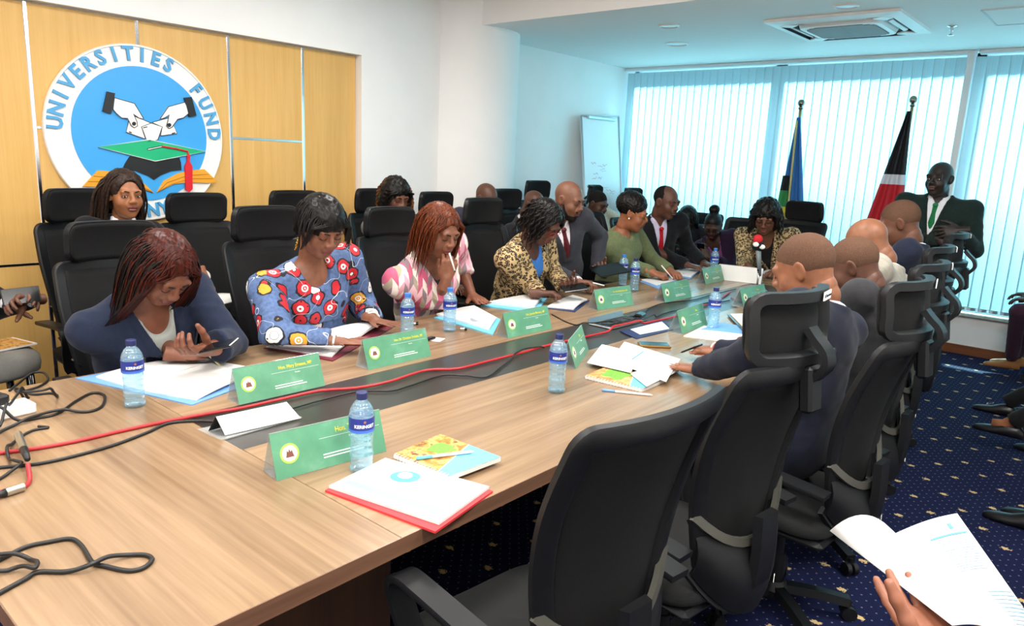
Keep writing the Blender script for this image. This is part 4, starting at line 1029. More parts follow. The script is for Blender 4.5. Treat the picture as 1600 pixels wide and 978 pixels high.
    if shirt is not None:
        s = SDF(lo, hi, res*1.15); s.ell(chest, np.array((.156*broad, .104, .172))*sc+o_*.5, M, k=0); s.ell(belly_c, np.array((.146*broad, .110*belly, .155))*sc+o_*.6, M, k=.06)
        if bust:
            for x in (-1, 1): s.ell(chest+lat*x*.066*sc+dep*.083*sc-sp*.03, np.array((.066, bust, .068))*sc, M, k=.045)
        s.cap(nb-sp*.06, nb-sp*.01+dep*.004, .068*sc, .060*sc, k=.03)
        if suit: s.cap(nb-sp*.02+dep*.004, nb+sp*.034+dep*.010, .063*sc, .0625*sc, k=.01, flat=True)
        X, Y, Z = s.coords(); lx, ly, lz = loc()
        if suit: s.d = np.maximum(s.d, -np.maximum(np.abs(lx)-np.clip(lz+.035, 0, 1)*.55, -(ly-.02)))
        else: s.d = np.maximum(s.d, -np.maximum(np.sqrt((lx/.06)**2+((lz-.0)/.11)**2)*.06-.06, -(ly+.02))); s.d = np.maximum(s.d, np.where(np.abs(lx) < .2, lz+.02, -1))
        V, F, I = s.mesh(); V = smooth_mesh(V, F, 1, .4); child('shirt', vf_mesh('shirt', fit(V), F, m_cloth('cloth_'+shirt, shirt, .7, .04, .12)))
    if tie is not None:
        fr = lambda t: nb+sp*(-.028-t*(vdepth+.02))+dep*(.078+.036*min(1, t*1.7)+(.02*sc)) if False else None
        pts = []; n = 7
        for j in range(n):
            t = j/(n-1); base_p = nb-sp*(.030+t*(vdepth+.06))
            # front of the shirt: ellipsoid surface along dep
            q = base_p-chest; zc = (q@sp)/(.172*sc+o_*.5); r_ = math.sqrt(max(.02, 1-min(zc*zc, .96)))*(.104*sc+o_*.5); r_ = max(r_, .066*sc)
            off = (chest-base_p)@dep; pts.append(base_p+dep*(off+r_+.010))
        wd = [.016, .013, .019, .024, .029, .034, .036]
        mb = MB(); Vv = []
        for p_, w_ in zip(pts, wd):
            for sx, dd in ((-1, -.006), (0, .004), (1, -.006)): Vv.append(p_+lat*sx*w_*sc+dep*dd)
        for p_, w_ in zip(pts, wd):
            for sx in (-1, 0, 1): Vv.append(p_+lat*sx*w_*sc-dep*.012)
        n3 = 3*n; Fq = []
        for j in range(n-1):
            for i in (0, 1): Fq.append((3*j+i, 3*j+3+i, 3*j+4+i, 3*j+1+i)); Fq.append((n3+3*j+i, n3+3*j+1+i, n3+3*j+4+i, n3+3*j+3+i))
            Fq.append((3*j, n3+3*j, n3+3*j+3, 3*j+3)); Fq.append((3*j+2, 3*j+5, n3+3*j+5, n3+3*j+2))
        mb.add(Vv, Fq); mb.ell(pts[0]+dep*.004, (.018*sc, .018*sc, .016*sc), seg=10, rings=8)
        child('tie', mb.mesh('tie', tie if not isinstance(tie, str) else m_cloth('tie_'+tie, tie, .5, .2, .1), 40))
    if cuff is not None:
        for i, e2 in enumerate(cuffs):
            d = nrm(W[i]-E[i]); mb = MB().tube([e2-d*.02, e2+d*.016], [.036*sc, .035*sc], 20); mb.v = [tuple(p_) for p_ in fit(mb.v)]; child('shirt_cuff', mb.mesh('shirt_cuff', m_cloth('cloth_'+cuff, cuff, .7, .04, .12), 40))
    # --- legs
    if trousers is not False:
        tl, th_ = np.minimum.reduce([P, *K, *A])-.14, np.maximum.reduce([P, *K, *A])+.14; t_ = SDF(tl, th_, .022)
        t_.ell(P+np.array((0, 0, -.01)), np.array((.17, .13, .11))*sc, M, k=0)
        for i in (0, 1):
            hp = P+lat*(.085, -.085)[i]*sc; t_.cap(hp, K[i], .082*sc, .066*sc, k=.03); t_.cap(K[i], A[i], .066*sc, .052*sc, k=.02, flat=True)
        V, F, I = t_.mesh(); V = smooth_mesh(V, F, 2); tm = trousers or (cloth if isinstance(cloth, str) else '1b1b20'); child('skirt' if fem else 'trousers', vf_mesh('trousers', fit(V, True), F, m_cloth('cloth_'+tm, tm)))
        for i in (0, 1):
            f_ = nrm(np.array((*((A[i]-K[i])[:2]*.2+fw[:2]), 0))); x_ = np.array((-f_[1], f_[0], 0)); mb = MB()
            pr = [(-.07, .030, .045), (-.04, .036, .075), (.02, .040, .07), (.08, .044, .045), (.14, .042, .036), (.175, .030, .028), (.19, .010, .018)]
            def shoe(u, v): 
                q = v*(len(pr)-1); j = min(int(q), len(pr)-2); fq = q-j; y, w_, h_ = [pr[j][k_]*(1-fq)+pr[j+1][k_]*fq for k_ in range(3)]
                an = 2*PI*u; z = max(0, .5+.62*math.sin(an))*h_; ww = w_*math.cos(an)*(1 if math.sin(an) < .3 else .92)
                g_ = np.array((A[i][0], A[i][1], max(0, A[i][2]-.09)))+f_*(y+.0)+x_*ww+np.array((0, 0, z)); return g_
            mb.grid(shoe, 14, 15, closed_u=True); child('shoe', mb.mesh('shoe', plain('black_leather', '141315', .3) if shoes is None else shoes, True))
    # --- hair
    if hair is not None:
        kindh, hm = hair[0], hair[1]
        if kindh:
            V, F, I = hair_cap(kindh, .008 if lod else .0055); child('hair', vf_mesh('hair', smooth_mesh(V*sc@Rh.T+H, F, 1), F, hm))
        gl = Rh.T@np.array((0, 0, -1.0))
        for j, st in enumerate(hair[2:]):
            st = dict(st); mm = st.pop('mat', hm); g_ = gl+np.array(st.pop('gadd', (0, 0, 0))); mb = strands(g_, **st); hmesh('hair_locks', mb, mm)
    if extras:
        for kind_, *ar in extras:
            if kind_ == 'glasses':
                gm = ar[0]; fr_ = MB()
                for x in (-1, 1):
                    fr_.tube([(x*.034+.0245*math.cos(t), .105-.010*abs(math.cos(t)*.6+x*.0), -.002+.018*math.sin(t)) for t in np.linspace(0, 2*PI, 20, False)], .0018, 5, closed=True)
                    fr_.tube([(x*.058, .098, .004), (x*.074, .05, .004), (x*.079, -.012, .006)], .0015, 5)
                fr_.tube([(-.010, .106, .002), (0, .109, .005), (.010, .106, .002)], .0016, 5); gls = hmesh('glasses', fr_, gm)
            elif kind_ == 'earrings':
                for x in (-1, 1):
                    mb = MB()
                    if ar[1] == 'drop':
                        for q in range(5): mb.ell((x*.083, -.006, -.042-.012*q), (.006, .006, .0065), seg=8, rings=6)
                        mb.box((x*.083, -.006, -.112), (.010, .006, .03), ch=.002)
                    else: mb.ell((x*.084, -.004, -.036), (.0065, .0065, .0065), seg=10, rings=8)
                    hmesh('earring', mb, ar[0])
            elif kind_ == 'beard':
                s = SDF((-.09, -.02, -.16), (.09, .13, .02), .004); s.ell((0, .032, -.074), (.0545, .056, .048), k=0); s.ell((0, .066, -.104), (.028, .026, .024), k=.02)
                for x in (-1, 1): s.cap((x*.060, .012, -.03), (x*.050, .03, -.07), .008, .015, k=.02)
                s.cap((-.024, .099, -.046), (.024, .099, -.046), .0075, k=.008)
                s.ell((0, .115, -.06), (.024, .03, .0125), k=.006, op='s'); s.ell((0, .06, -.02), (.048, .06, .030), k=.01, op='s'); V, F, I = s.mesh(); child('beard', vf_mesh('beard', V*sc@Rh.T+H, F, ar[0]))
            elif kind_ == 'ankle':
                i = ar[0]; u_ = nrm(K[i]-A[i]); child('lower_leg', MB().tube([A[i]+u_*.10, A[i], A[i]-u_*.05, A[i]-u_*.06+fw*.05], [.044, .036, .034, .030], 14).mesh('lower_leg', ms, True))
            elif kind_ == 'band':
                i, f_, m_ = ar[0], ar[1], ar[2]; d = nrm(W[i]-E[i]); p_ = W[i]-d*f_; n1 = nrm(np.cross(d, (.3, .2, 1))); n2 = np.cross(d, n1)
                mb = MB().tube([p_+(n1*math.cos(t)+n2*math.sin(t))*.0315*sc for t in np.linspace(0, 2*PI, 18, False)], .005, 6, closed=True); mb.v = [tuple(q_) for q_ in fit(mb.v)]; child(ar[3] if len(ar) > 3 else 'bracelet', mb.mesh('bracelet', m_, True))
    return dict(body=body, W=W, E=E, S=S, nb=nb, dep=dep, sp=sp, lat=lat, chest=chest, H=H, Rh=Rh, K=K, A=A, child=child)
# ---------------------------------------------------------------- people
def person_lo(*a, **k): return person(*a, lod=1, **k)
HB = m_hair('black_hair', '0a0908', '1d1917'); HRED = m_hair('dark_red_hair', '140807', '541c10', .36); HAUB = m_hair('auburn_hair', '2a110a', '7c3c1e', .36)
HBR = m_hair('dark_brown_braids', '140d0a', '3b2a20', .5, (120, 120, 120)); HBZ = m_hair('bronze_curls', '2a160d', '94552a', .5); HCROP = m_hair('cropped_hair', '0e0b0a', '1b1614', .8, (500, 500, 500)); HGREY = m_hair('greying_crop', '4a3426', '6e5040', .85, (600, 600, 600))
GOLD = plain('gold', 'c79a45', .25, 1.0); PEARL = plain('pearl', 'ece6dc', .25); BLKF = plain('black_frame', '141414', .3); REDF = plain('red_frame', '8c1f24', .3)
PPL = 'people seated along the panelled-wall side of the table'
TZ1 = TZ
w1 = person('person', 'woman in navy jacket with dark red hair, bent over her papers, writing', atx(256, 420, -2.74), (10, 50, 0), 'f', '7d4c38', 1.08, P=(-3.11, 1.27, .58), face=5,
    neck=atx(222, 455, -2.92), broad=1.22, sleeve_r=1.1, elbow=(atx(140, 570, -2.98), (-2.93, 1.42, .83)), wrist=(atz(282, 556, .795), atz(322, 546, .86)),
    hands=(('pen', (.35, .85, -.25), (.3, -.2, .9)), ('hold', (.25, -.55, .1), (-.1, .6, -.8))), outfit='open', cloth='1d253a', shirt='a9ada6', hair=('full', HRED, dict(gadd=(0, -.45, 0), n=420, length=.34, seed=3, rad=.0034, seg=4, start=(.1, .85)), dict(gadd=(0, -.45, 0), n=220, length=.34, seed=9, rad=.0032, seg=4, mat=HB, start=(.5, .95))), vdepth=.30, sleeve=.74, zfloor=.027, group=PPL)
w2 = person('person', 'woman in a blue dress printed with red and yellow flowers, short black wig', atx(502, 353, -2.80), (-4, 32, 0), 'ff', '83543e', 1.08, P=(-3.10, 2.04, .60), face=0, neck=atx(481, 405, -2.92),
    elbow=((-2.92, 1.66, .84), (-3.02, 2.26, .84)), wrist=((-2.50, 1.82, .80), (-2.76, 2.20, .80)),
    hands=(('rest', (.55, .75, -.12), (.1, -.1, 1)), ('flat', (.75, .1, -.1), (0, 0, 1))), outfit='dress', cloth=M_ANK, trousers='4a6696', hair=('wig', HB, dict(n=320, length=.14, seed=5, rad=.0034, seg=4, start=(.1, .85), face_gap=0, steps=10)), zfloor=.043, sleeve=.82, broad=1.26, belly=1.2, sleeve_r=1.2,
    extras=[('earrings', GOLD, 'drop'), ('band', 0, .03, plain('white_beads', 'e9e4da', .4)), ('band', 1, .03, plain('white_beads', 'e9e4da', .4))], group=PPL)
w3 = person('person', 'woman in a pink chevron jacket with auburn hair, hand raised to her mouth', atx(687, 360, -2.78), (-2, 24, 0), 'ff', '80503a', 1.09, P=(-3.10, 2.85, .59), face=0,
    elbow=((-2.78, 2.72, .84), (-3.02, 3.14, .84)), wrist=(atx(697, 436, -2.70), atz(738, 462, .80)),
    hands=(('pen', (.12, .12, .9), (.75, -.5, -.1)), ('flat', (.85, -.25, -.12), (.1, 0, 1))), outfit='open', cloth=M_CHEV, shirt='141416', trousers='202024', hair=('full', HAUB, dict(gadd=(0, -.3, 0), n=420, length=.28, seed=4, rad=.0034, seg=4, start=(.1, .85)), ), zfloor=.024, sleeve=.5, vdepth=.26, broad=1.22, sleeve_r=1.15, group=PPL)
w4 = person('person', 'woman in leopard print with red glasses, looking at a phone', atx(850, 347, -2.74), (8, 40, 0), 'f', '5c3a2c', 1.05, P=(-3.10, 3.67, .58), face=0,
    elbow=(atx(770, 470, -2.98), (-3.02, 3.92, .84)), wrist=(atz(842, 458, .82), atz(880, 445, .84)),
    hands=(('hold', (.75, .55, .05), (-.1, .1, .9)), ('hold', (.7, -.35, .05), (-.1, .3, -.9))), outfit='open', cloth=M_LEO, shirt='3f7fd0', trousers='202024', hair=('full', HB, dict(gadd=(0, -.5, 0), n=170, length=.24, seed=6, rad=.0058, curl=.006, freq=110, start=(.1, .85))), zfloor=.034, vdepth=.34, broad=1.1, belly=1.15, sleeve_r=1.1,
    extras=[('glasses', REDF), ('earrings', PEARL, 'stud')], group=PPL)
m5 = person('person', 'bald bearded man in a grey suit and dark red tie, reading a tablet', atx(889, 312, -2.95), (4, 18, 0), 'm', '734b38', 1.05, knees=[(-2.76, 4.17, .53), (-2.76, 4.40, .53)], P=(-3.16, 4.27, .58), face=-28,
    elbow=(atx(862, 425, -3.05), (-2.92, 4.42, .86)), wrist=(atz(902, 440, .83), atz(932, 420, .86)),
    hands=(('hold', (.8, .35, .0), (-.1, .1, .9)), ('hold', (.6, -.5, 0), (-.1, .3, -.9))), outfit='suit', cloth='3a3b43', shirt='efe9ee', tie='5a1c24', cuff='efe9ee', extras=[('beard', HCROP)], hair=None, group=PPL)
w6 = person('person', 'woman in olive green with short black hair and thin glasses, writing', atx(989, 333, -2.95), (24, 16, 0), 'f', '92593c', 1.08, P=(-3.13, 4.95, .58), face=4,
    elbow=((-2.98, 4.80, .90), (-2.98, 5.18, .90)), wrist=((-2.74, 4.84, .81), (-2.72, 5.06, .81)), zfloor=.010,
    hands=(('pen', (.8, .35, -.2), (0, -.2, .9)), ('rest', (.7, -.4, -.1), (0, 0, 1))), outfit='dress', cloth='6a7350', trousers='2a2c24', hair=('afro', HB), scoop=.6, broad=1.16, belly=1.1, extras=[('glasses', GOLD), ('earrings', PEARL, 'stud')], group=PPL)
m7 = person('person', 'man in a black suit and bright red tie beside the woman in green', atx(1041, 315, -2.98), (-8, 14, 0), 'm', '5e3c2e', 1.10, P=(-3.19, 5.61, .60), face=-38,
    elbow=((-3.0, 5.46, .86), atx(1075, 395, -3.0)), wrist=((-2.76, 5.42, .82), (-2.74, 5.68, .82)), knees=[(-2.80, 5.50, .53), (-2.80, 5.73, .53)],
    hands=(('rest', (.8, .2, -.1), (0, 0, 1)), ('rest', (.75, -.4, -.1), (0, 0, 1))), outfit='suit', cloth='17181c', shirt='cfc8e0', tie='c01a26', zfloor=.028, hair=('receding', HCROP), vdepth=.34, group=PPL)
w8 = person('person', 'woman in leopard jacket and dark glasses reading at the table head', aty(1197, 338, 5.98), (-75, 30, 0), 'f', '744a36', 1.12, P=(-2.45, 6.58, .60), face=-80,
    elbow=(aty(1150, 400, 6.15), aty(1246, 395, 6.2)), wrist=(atz(1174, 423, .81), atz(1222, 424, .81)), zfloor=.016,
    hands=(('rest', (.5, -.8, -.1), (0, 0, 1)), ('rest', (-.4, -.8, -.1), (0, 0, 1))), outfit='open', cloth=M_LEO, shirt='121214', trousers='202024', hair=('curls', HB, dict(n=120, length=.22, seed=8, rad=.007, curl=.008, freq=90, start=(.2, .9), face_gap=60)), vdepth=.40, broad=1.1, extras=[('glasses', BLKF), ('earrings', PEARL, 'stud')])

# ---- the aisle side
GRP = 'men seated along the aisle side of the table'
r1 = person('person', 'heavy man in a navy suit with cropped hair and a beaded wrist band', atx(1256, 420, -.90), (182, 24, 0), 'mf', '8a583e', 1.06, zfloor=.030, P=(-.86, 2.54, .58), face=176,
    elbow=(atz(1210, 545, .88), atz(1190, 612, .84)), wrist=(atz(1122, 548, .805), atz(1095, 578, .80)),
    hands=(('pen', (-.9, -.35, -.08), (0, 0, 1)), ('rest', (-.85, .1, -.1), (0, 0, 1))), outfit='suit', cloth='161a2a', shirt='d8d8e6', hair=('crop', HGREY), broad=1.14, belly=1.1, sleeve_r=1.1,
    extras=[('band', 0, -.002, plain('red_white_beads', 'b03a40', .5)), ('band', 0, -.014, plain('pale_beads', 'd8c2a8', .5))], group=GRP)
r2 = person('person', 'man in a dark grey suit with a pink shirt collar and cropped hair', atx(1333, 416, -.91), (184, 30, 0), 'mf', '5e3c2e', 1.04, P=(-.90, 3.15, .56), face=180,
    elbow=((-1.05, 3.46, .86), (-1.05, 3.12, .90)), wrist=((-1.30, 3.46, .80), (-1.30, 3.22, .80)), zfloor=.009, hands=(('rest', (-1, -.2, -.1), (0, 0, 1)), ('rest', (-1, .2, -.1), (0, 0, 1))), outfit='suit', cloth='333336', shirt='e6b8c4', hair=('crop', HGREY), broad=1.1, belly=1.05, group=GRP)
r3 = person('person', 'bald man in a pale grey jacket bending over the table', atx(1354, 380, -1.03), (186, 34, 0), 'm', '8a5a40', 1.04, P=(-.97, 3.79, .57), face=180,
    elbow=((-1.12, 4.10, .85), (-1.12, 3.56, .85)), zfloor=.021, wrist=((-1.38, 4.04, .80), (-1.38, 3.66, .80)), hands=(('rest', (-1, -.2, -.1), (0, 0, 1)), ('rest', (-1, .2, -.1), (0, 0, 1))), outfit='suit', cloth='a8a296', shirt='f0eeee', hair=None, broad=1.14, belly=1.1, sleeve_r=1.1, group=GRP)
r4 = person('person', 'shaven man in a navy suit with white collar and red tie', atx(1405, 348, -1.07), (190, 22, 0), 'm', '6a4432', 1.08, P=(-.98, 4.60, .59), face=184,
    elbow=((-1.2, 4.9, .87), (-1.2, 4.36, .87)), wrist=((-1.42, 4.82, .80), (-1.42, 4.46, .80)), hands=(('rest', (-1, -.2, -.1), (0, 0, 1)), ('rest', (-1, .2, -.1), (0, 0, 1))), outfit='suit', cloth='202638', shirt='f4f2f2', tie='b01c28', hair=('crop', HGREY), broad=1.12, group=GRP)
stand = person('person', 'dark-suited man with green striped tie standing in front of the blinds', aty(1468, 279, 6.35), (-104, 4, 0), 'm', '2c201c', 1.08, seated=False, P=(-1.24, 6.42, .96), face=-88, neck=None,
    elbow=(aty(1432, 365, 6.4), aty(1524, 374, 6.4)), wrist=(aty(1468, 374, 6.18), aty(1500, 360, 6.17)), hands=(('rest', (.8, -.3, -.2), (0, -.9, .3)), ('rest', (-.8, -.3, -.1), (0, -.9, .3))),
    knees=[(-1.34, 6.40, .52), (-1.14, 6.40, .52)], feet=[(-1.35, 6.42, .09), (-1.13, 6.42, .09)], outfit='suit', cloth='1b2a27', shirt='eef0f4', tie='1f7a48', vdepth=.30, broad=1.15, hair=None, eyes='open', trousers='1b2a27')
# ---- the wall row
GW = 'people seated against the panelled wall'
braid = person('person', 'smiling woman with long dark braids in a black suit, below the sign', atx(195, 303, -4.02), (0, 6, 0), 'f', '96603f', .98, P=(-4.18, 1.52, .58), face=-4,
    elbow=((-4.02, 1.22, .76), (-4.0, 1.86, .76)), wrist=((-3.76, 1.36, .72), atx(318, 432, -3.74)), hands=(('rest', (.9, .3, -.2), (0, 0, 1)), ('rest', (.45, .1, -.85), (.8, .2, .3))), outfit='suit', cloth='151518', shirt='f2f0ee', cuff='f2f0ee', trousers='151518',
    hair=('parted', HBR, dict(n=120, length=.46, seed=12, rad=.0062, curl=.003, freq=200, start=(.2, .9), gadd=(0, -.35, 0), face_gap=80)), eyes='open', look=.003, extras=[('earrings', PEARL, 'stud')], group=GW)
curly = person_lo('person', 'woman with curly black and bronze hair looking down, grey top', atx(618, 306, -4.0), (-6, 22, 0), 'f', '6e4634', 1.0, P=(-4.16, 3.52, .58), face=0, wrist=((-3.7, 3.40, .70), (-3.7, 3.66, .70)), hands=(('rest', (1, .2, -.1), (0, 0, 1)), ('rest', (1, -.2, -.1), (0, 0, 1))),
    outfit='dress', cloth='75716c', trousers='222226', hair=('curls', HB, dict(n=130, length=.26, seed=15, rad=.0065, curl=.009, freq=110, start=(.25, .9), mat=HBZ, az=(120, 300)), dict(n=70, length=.2, seed=16, rad=.006, curl=.008, freq=110, start=(.1, .8), face_gap=75)), group=GW)
b1 = person_lo('person', 'man with shaven head half hidden behind a headrest, purple grey jacket', atx(760, 310, -3.95), (0, 26, 0), 'm', '5a3a2c', 1.0, P=(-4.10, 4.17, .58), face=0, outfit='suit', cloth='35323f', shirt='d8d6da', hair=None, group=GW)
b2 = person_lo('person', 'shaven man whose head just shows before the round column', atx(834, 320, -3.90), (0, 30, 0), 'm', '5e3c2e', 1.0, P=(-4.05, 4.97, .56), face=0, outfit='suit', cloth='2a2a30', shirt='d8d6da', hair=None, group=GW)
b3 = person_lo('person', 'person in a cream top half hidden by the chair near the whiteboard', atx(934, 318, -3.95), (0, 20, 0), 'm', '4e3226', 1.0, broad=.88, P=(-4.06, 6.41, .58), face=15, elbow=((-3.85, 6.20, .92), (-3.95, 6.66, .92)), wrist=((-3.68, 6.36, .84), (-3.72, 6.54, .84)), outfit='suit', cloth='c9c2ae', shirt='e8e4da', hair=('crop', HCROP), group=GW)
scarf = person_lo('person', 'woman with black hair and a pale patterned scarf bent low behind the table', aty(1074, 342, 7.12), (-60, 50, 0), 'f', '3c261e', 1.05, P=(-3.68, 7.20, .56), face=-84, elbow=((-3.84, 6.98, .84), (-3.36, 7.0, .84)), wrist=((-3.62, 6.86, .76), (-3.44, 6.86, .76)), feet=[(-3.74, 6.855, .09), (-3.54, 6.855, .09)], knees=[(-3.76, 6.80, .55), (-3.54, 6.80, .55)], outfit='open', cloth='1a1a20', shirt='8c8ea6', hair=('full', HB, dict(n=110, length=.2, seed=19, rad=.006, start=(.1, .9), gadd=(0, -.2, 0))), vdepth=.3)
bun = person_lo('person', 'woman with a high hair bun and purple jacket looking at her phone', aty(1114, 352, 6.62), (-72, 34, 0), 'f', '4a2e24', 1.05, P=(-3.04, 6.96, .56), face=-86,
    elbow=(aty(1080, 415, 6.8), aty(1150, 412, 6.8)), wrist=(aty(1088, 398, 6.55), aty(1108, 402, 6.5)), hands=(('hold', (.5, -.3, .8), (-.6, -.6, .2)), ('hold', (-.5, -.3, .5), (.5, -.6, .2))), outfit='open', cloth='2e1c34', shirt='8a4a86', hair=('pulled', HB), vdepth=.34, extras=[('glasses', BLKF), ('earrings', PEARL, 'stud')])
# ---- people mostly outside the frame
leftp = person_lo('person', 'person in black with white cuffs holding a dark phone on the grey bench', atx(-75, 330, -4.15), (0, 20, 0), 'm', '6a4432', 1.0, P=(-4.28, .50, .58), face=10, elbow=((-4.0, .42, .80), (-4.05, .92, .78)), wrist=(atx(8, 470, -3.86), atx(50, 468, -3.84)),
    hands=(('hold', (.3, .8, .1), (-.7, .1, .6)), ('hold', (.3, -.8, .1), (-.7, .1, .6))), outfit='suit', cloth='141416', shirt='f0f0f0', cuff='f4f4f4', hair=('crop', HCROP))
winp = person_lo('person', 'person in black jacket and plum trousers seated against the low window wall', (-.33, 7.28, 1.22), (200, 10, 0), 'm', '3c261e', 1.0, P=(-.27, 7.22, .55), face=192, knees=[aty(1600, 488, 7.22), aty(1592, 487, 7.0)], feet=[aty(1590, 556, 7.34), aty(1580, 560, 7.28)], elbow=((-.42, 7.55, .8), (-.40, 7.08, .80)), wrist=((-.62, 7.45, .68), (-.58, 7.1, .68)),
    hands=(('rest', (-1, -.2, -.1), (0, 0, 1)), ('rest', (-1, .2, -.1), (0, 0, 1))), outfit='suit', cloth='131316', shirt='d8d8d8', trousers='3a2030', hair=('crop', HCROP), shoes=plain('brown_suede', '8a5a2c', .8))
A1 = atz(1592, 640, .06); pa = person_lo('person', 'person in black whose pointed shoe has a square silver buckle', (.40, 6.0, 1.24), (180, 10, 0), 'f', '6a4432', 1.0, P=(.43, 6.02, .55), face=180, knees=[(-.05, 6.12, .50), (-.05, 5.92, .50)], feet=[(-.28, 6.14, .09), (A1[0]-.08, A1[1], .09)], outfit='suit', cloth='141416', shirt='d8d8d8', hair=('full', HB))
A2 = atz(1580, 695, .06); pb = person_lo('person', 'person in black trousers with a bare ankle above a black pump', (.42, 5.1, 1.24), (180, 10, 0), 'f', '9a6242', 1.0, P=(.43, 5.14, .55), face=180, knees=[(-.05, 5.24, .50), (-.05, 5.02, .50)], feet=[(-.18, 5.26, .09), (A2[0]-.02, A2[1], .20)], outfit='suit', cloth='18181a', shirt='d8d8d8', hair=('full', HB), extras=[('ankle', 1)])
A3 = atz(1580, 800, .06); pc = person_lo('person', 'person in dark clothes with a patterned shoe beside the reader', (.40, 3.9, 1.24), (180, 10, 0), 'm', '5a3a2c', 1.0, P=(.43, 3.98, .55), face=180, knees=[(-.02, 4.10, .50), (-.02, 3.86, .50)], feet=[(-.10, 4.14, .09), (A3[0]+.08, A3[1], .09)], outfit='suit', cloth='1c1c2c', shirt='d8d8d8', hair=('crop', HCROP))
pd_ = person('person', 'reader whose hands hold open a white printed document over the carpet', (.46, .98, 1.20), (125, 25, 0), 'f', '8a5640', 1.0, P=(.55, .83, .55), face=125, knees=[(.36, 1.30, .52), (.18, 1.2, .52)], feet=[(.36, 1.36, .09), (.18, 1.26, .09)],
    elbow=((.22, 1.22, .72), (.06, 1.02, .66)), wrist=(aty(1655, 975, 1.40)-np.array((0, 0, .045)), aty(1482, 1000, 1.20)-np.array((0, 0, .036))), hands=(('pinch', (-.9, .15, .15), (0, .35, -.9)), ('pinch', (-.6, .72, .22), (-.1, .35, -.9))), outfit='dress', cloth='20243a', trousers='20243a', hair=('full', HB), sleeve=.7)
# ---------------------------------------------------------------- things on the table
M_PAPER = plain('white_paper', 'e6e4e0', .7); M_PAPER2 = plain('paper_edge', 'e4e2dd', .8); M_BLUEP = plain('blue_print', '5a9fd0', .6); M_LILAC = plain('lilac_print', '8fa6dc', .6); M_REDC = plain('red_cover', 'd8363c', .5)
M_BLUEC = plain('blue_folder', '6f9fd6', .5); M_CYANC = plain('cyan_cover', '6cc3e0', .45); M_GREYT = plain('grey_print', '9aa3ad', .7); M_NAVYF = plain('navy_folder', '1c2a52', .45)
M_BLACKP = plain('glossy_black', '0e0f11', .18); M_ACR = None
k = N('clear_acrylic'); k.t.nodes.remove(k.p); tr = k.n('BsdfTransparent', i_Color=(.86, .88, .88)); gl = k.n('BsdfGlossy', i_Color=(1, 1, 1)); gl.inputs['Roughness'].default_value = .06; df = k.n('BsdfDiffuse', i_Color=(.75, .76, .75))
m1 = k.n('MixShader'); m1.inputs[0].default_value = .30; m2 = k.n('MixShader'); m2.inputs[0].default_value = .10
k.t.links.new(tr.outputs[0], m1.inputs[1]); k.t.links.new(df.outputs[0], m1.inputs[2]); k.t.links.new(m1.outputs[0], m2.inputs[1]); k.t.links.new(gl.outputs[0], m2.inputs[2]); k.t.links.new(m2.outputs[0], k.out.inputs[0]); M_ACR = k.m
def m_plate():
    k = N('green_card'); v = k.obj(); f = k.noise(v, 9, 4, .6); k.col(k.ramp(f, [(.3, srgb('55906f')), (.6, srgb('639f7d')), (.8, srgb('86b79a'))])); k.p.inputs['Roughness'].default_value = .3; return k.m
M_GREEN = m_plate(); M_YEL = plain('yellow_lettering', 'd8cf3a', .5); M_WHI = plain('white_lettering', 'eef4ee', .5); M_RINGY = plain('emblem_ring', 'a9cf5a', .5); M_ARMS = plain('emblem_brown', '7a4a3c', .6)
GN = 'green name plates on the table'
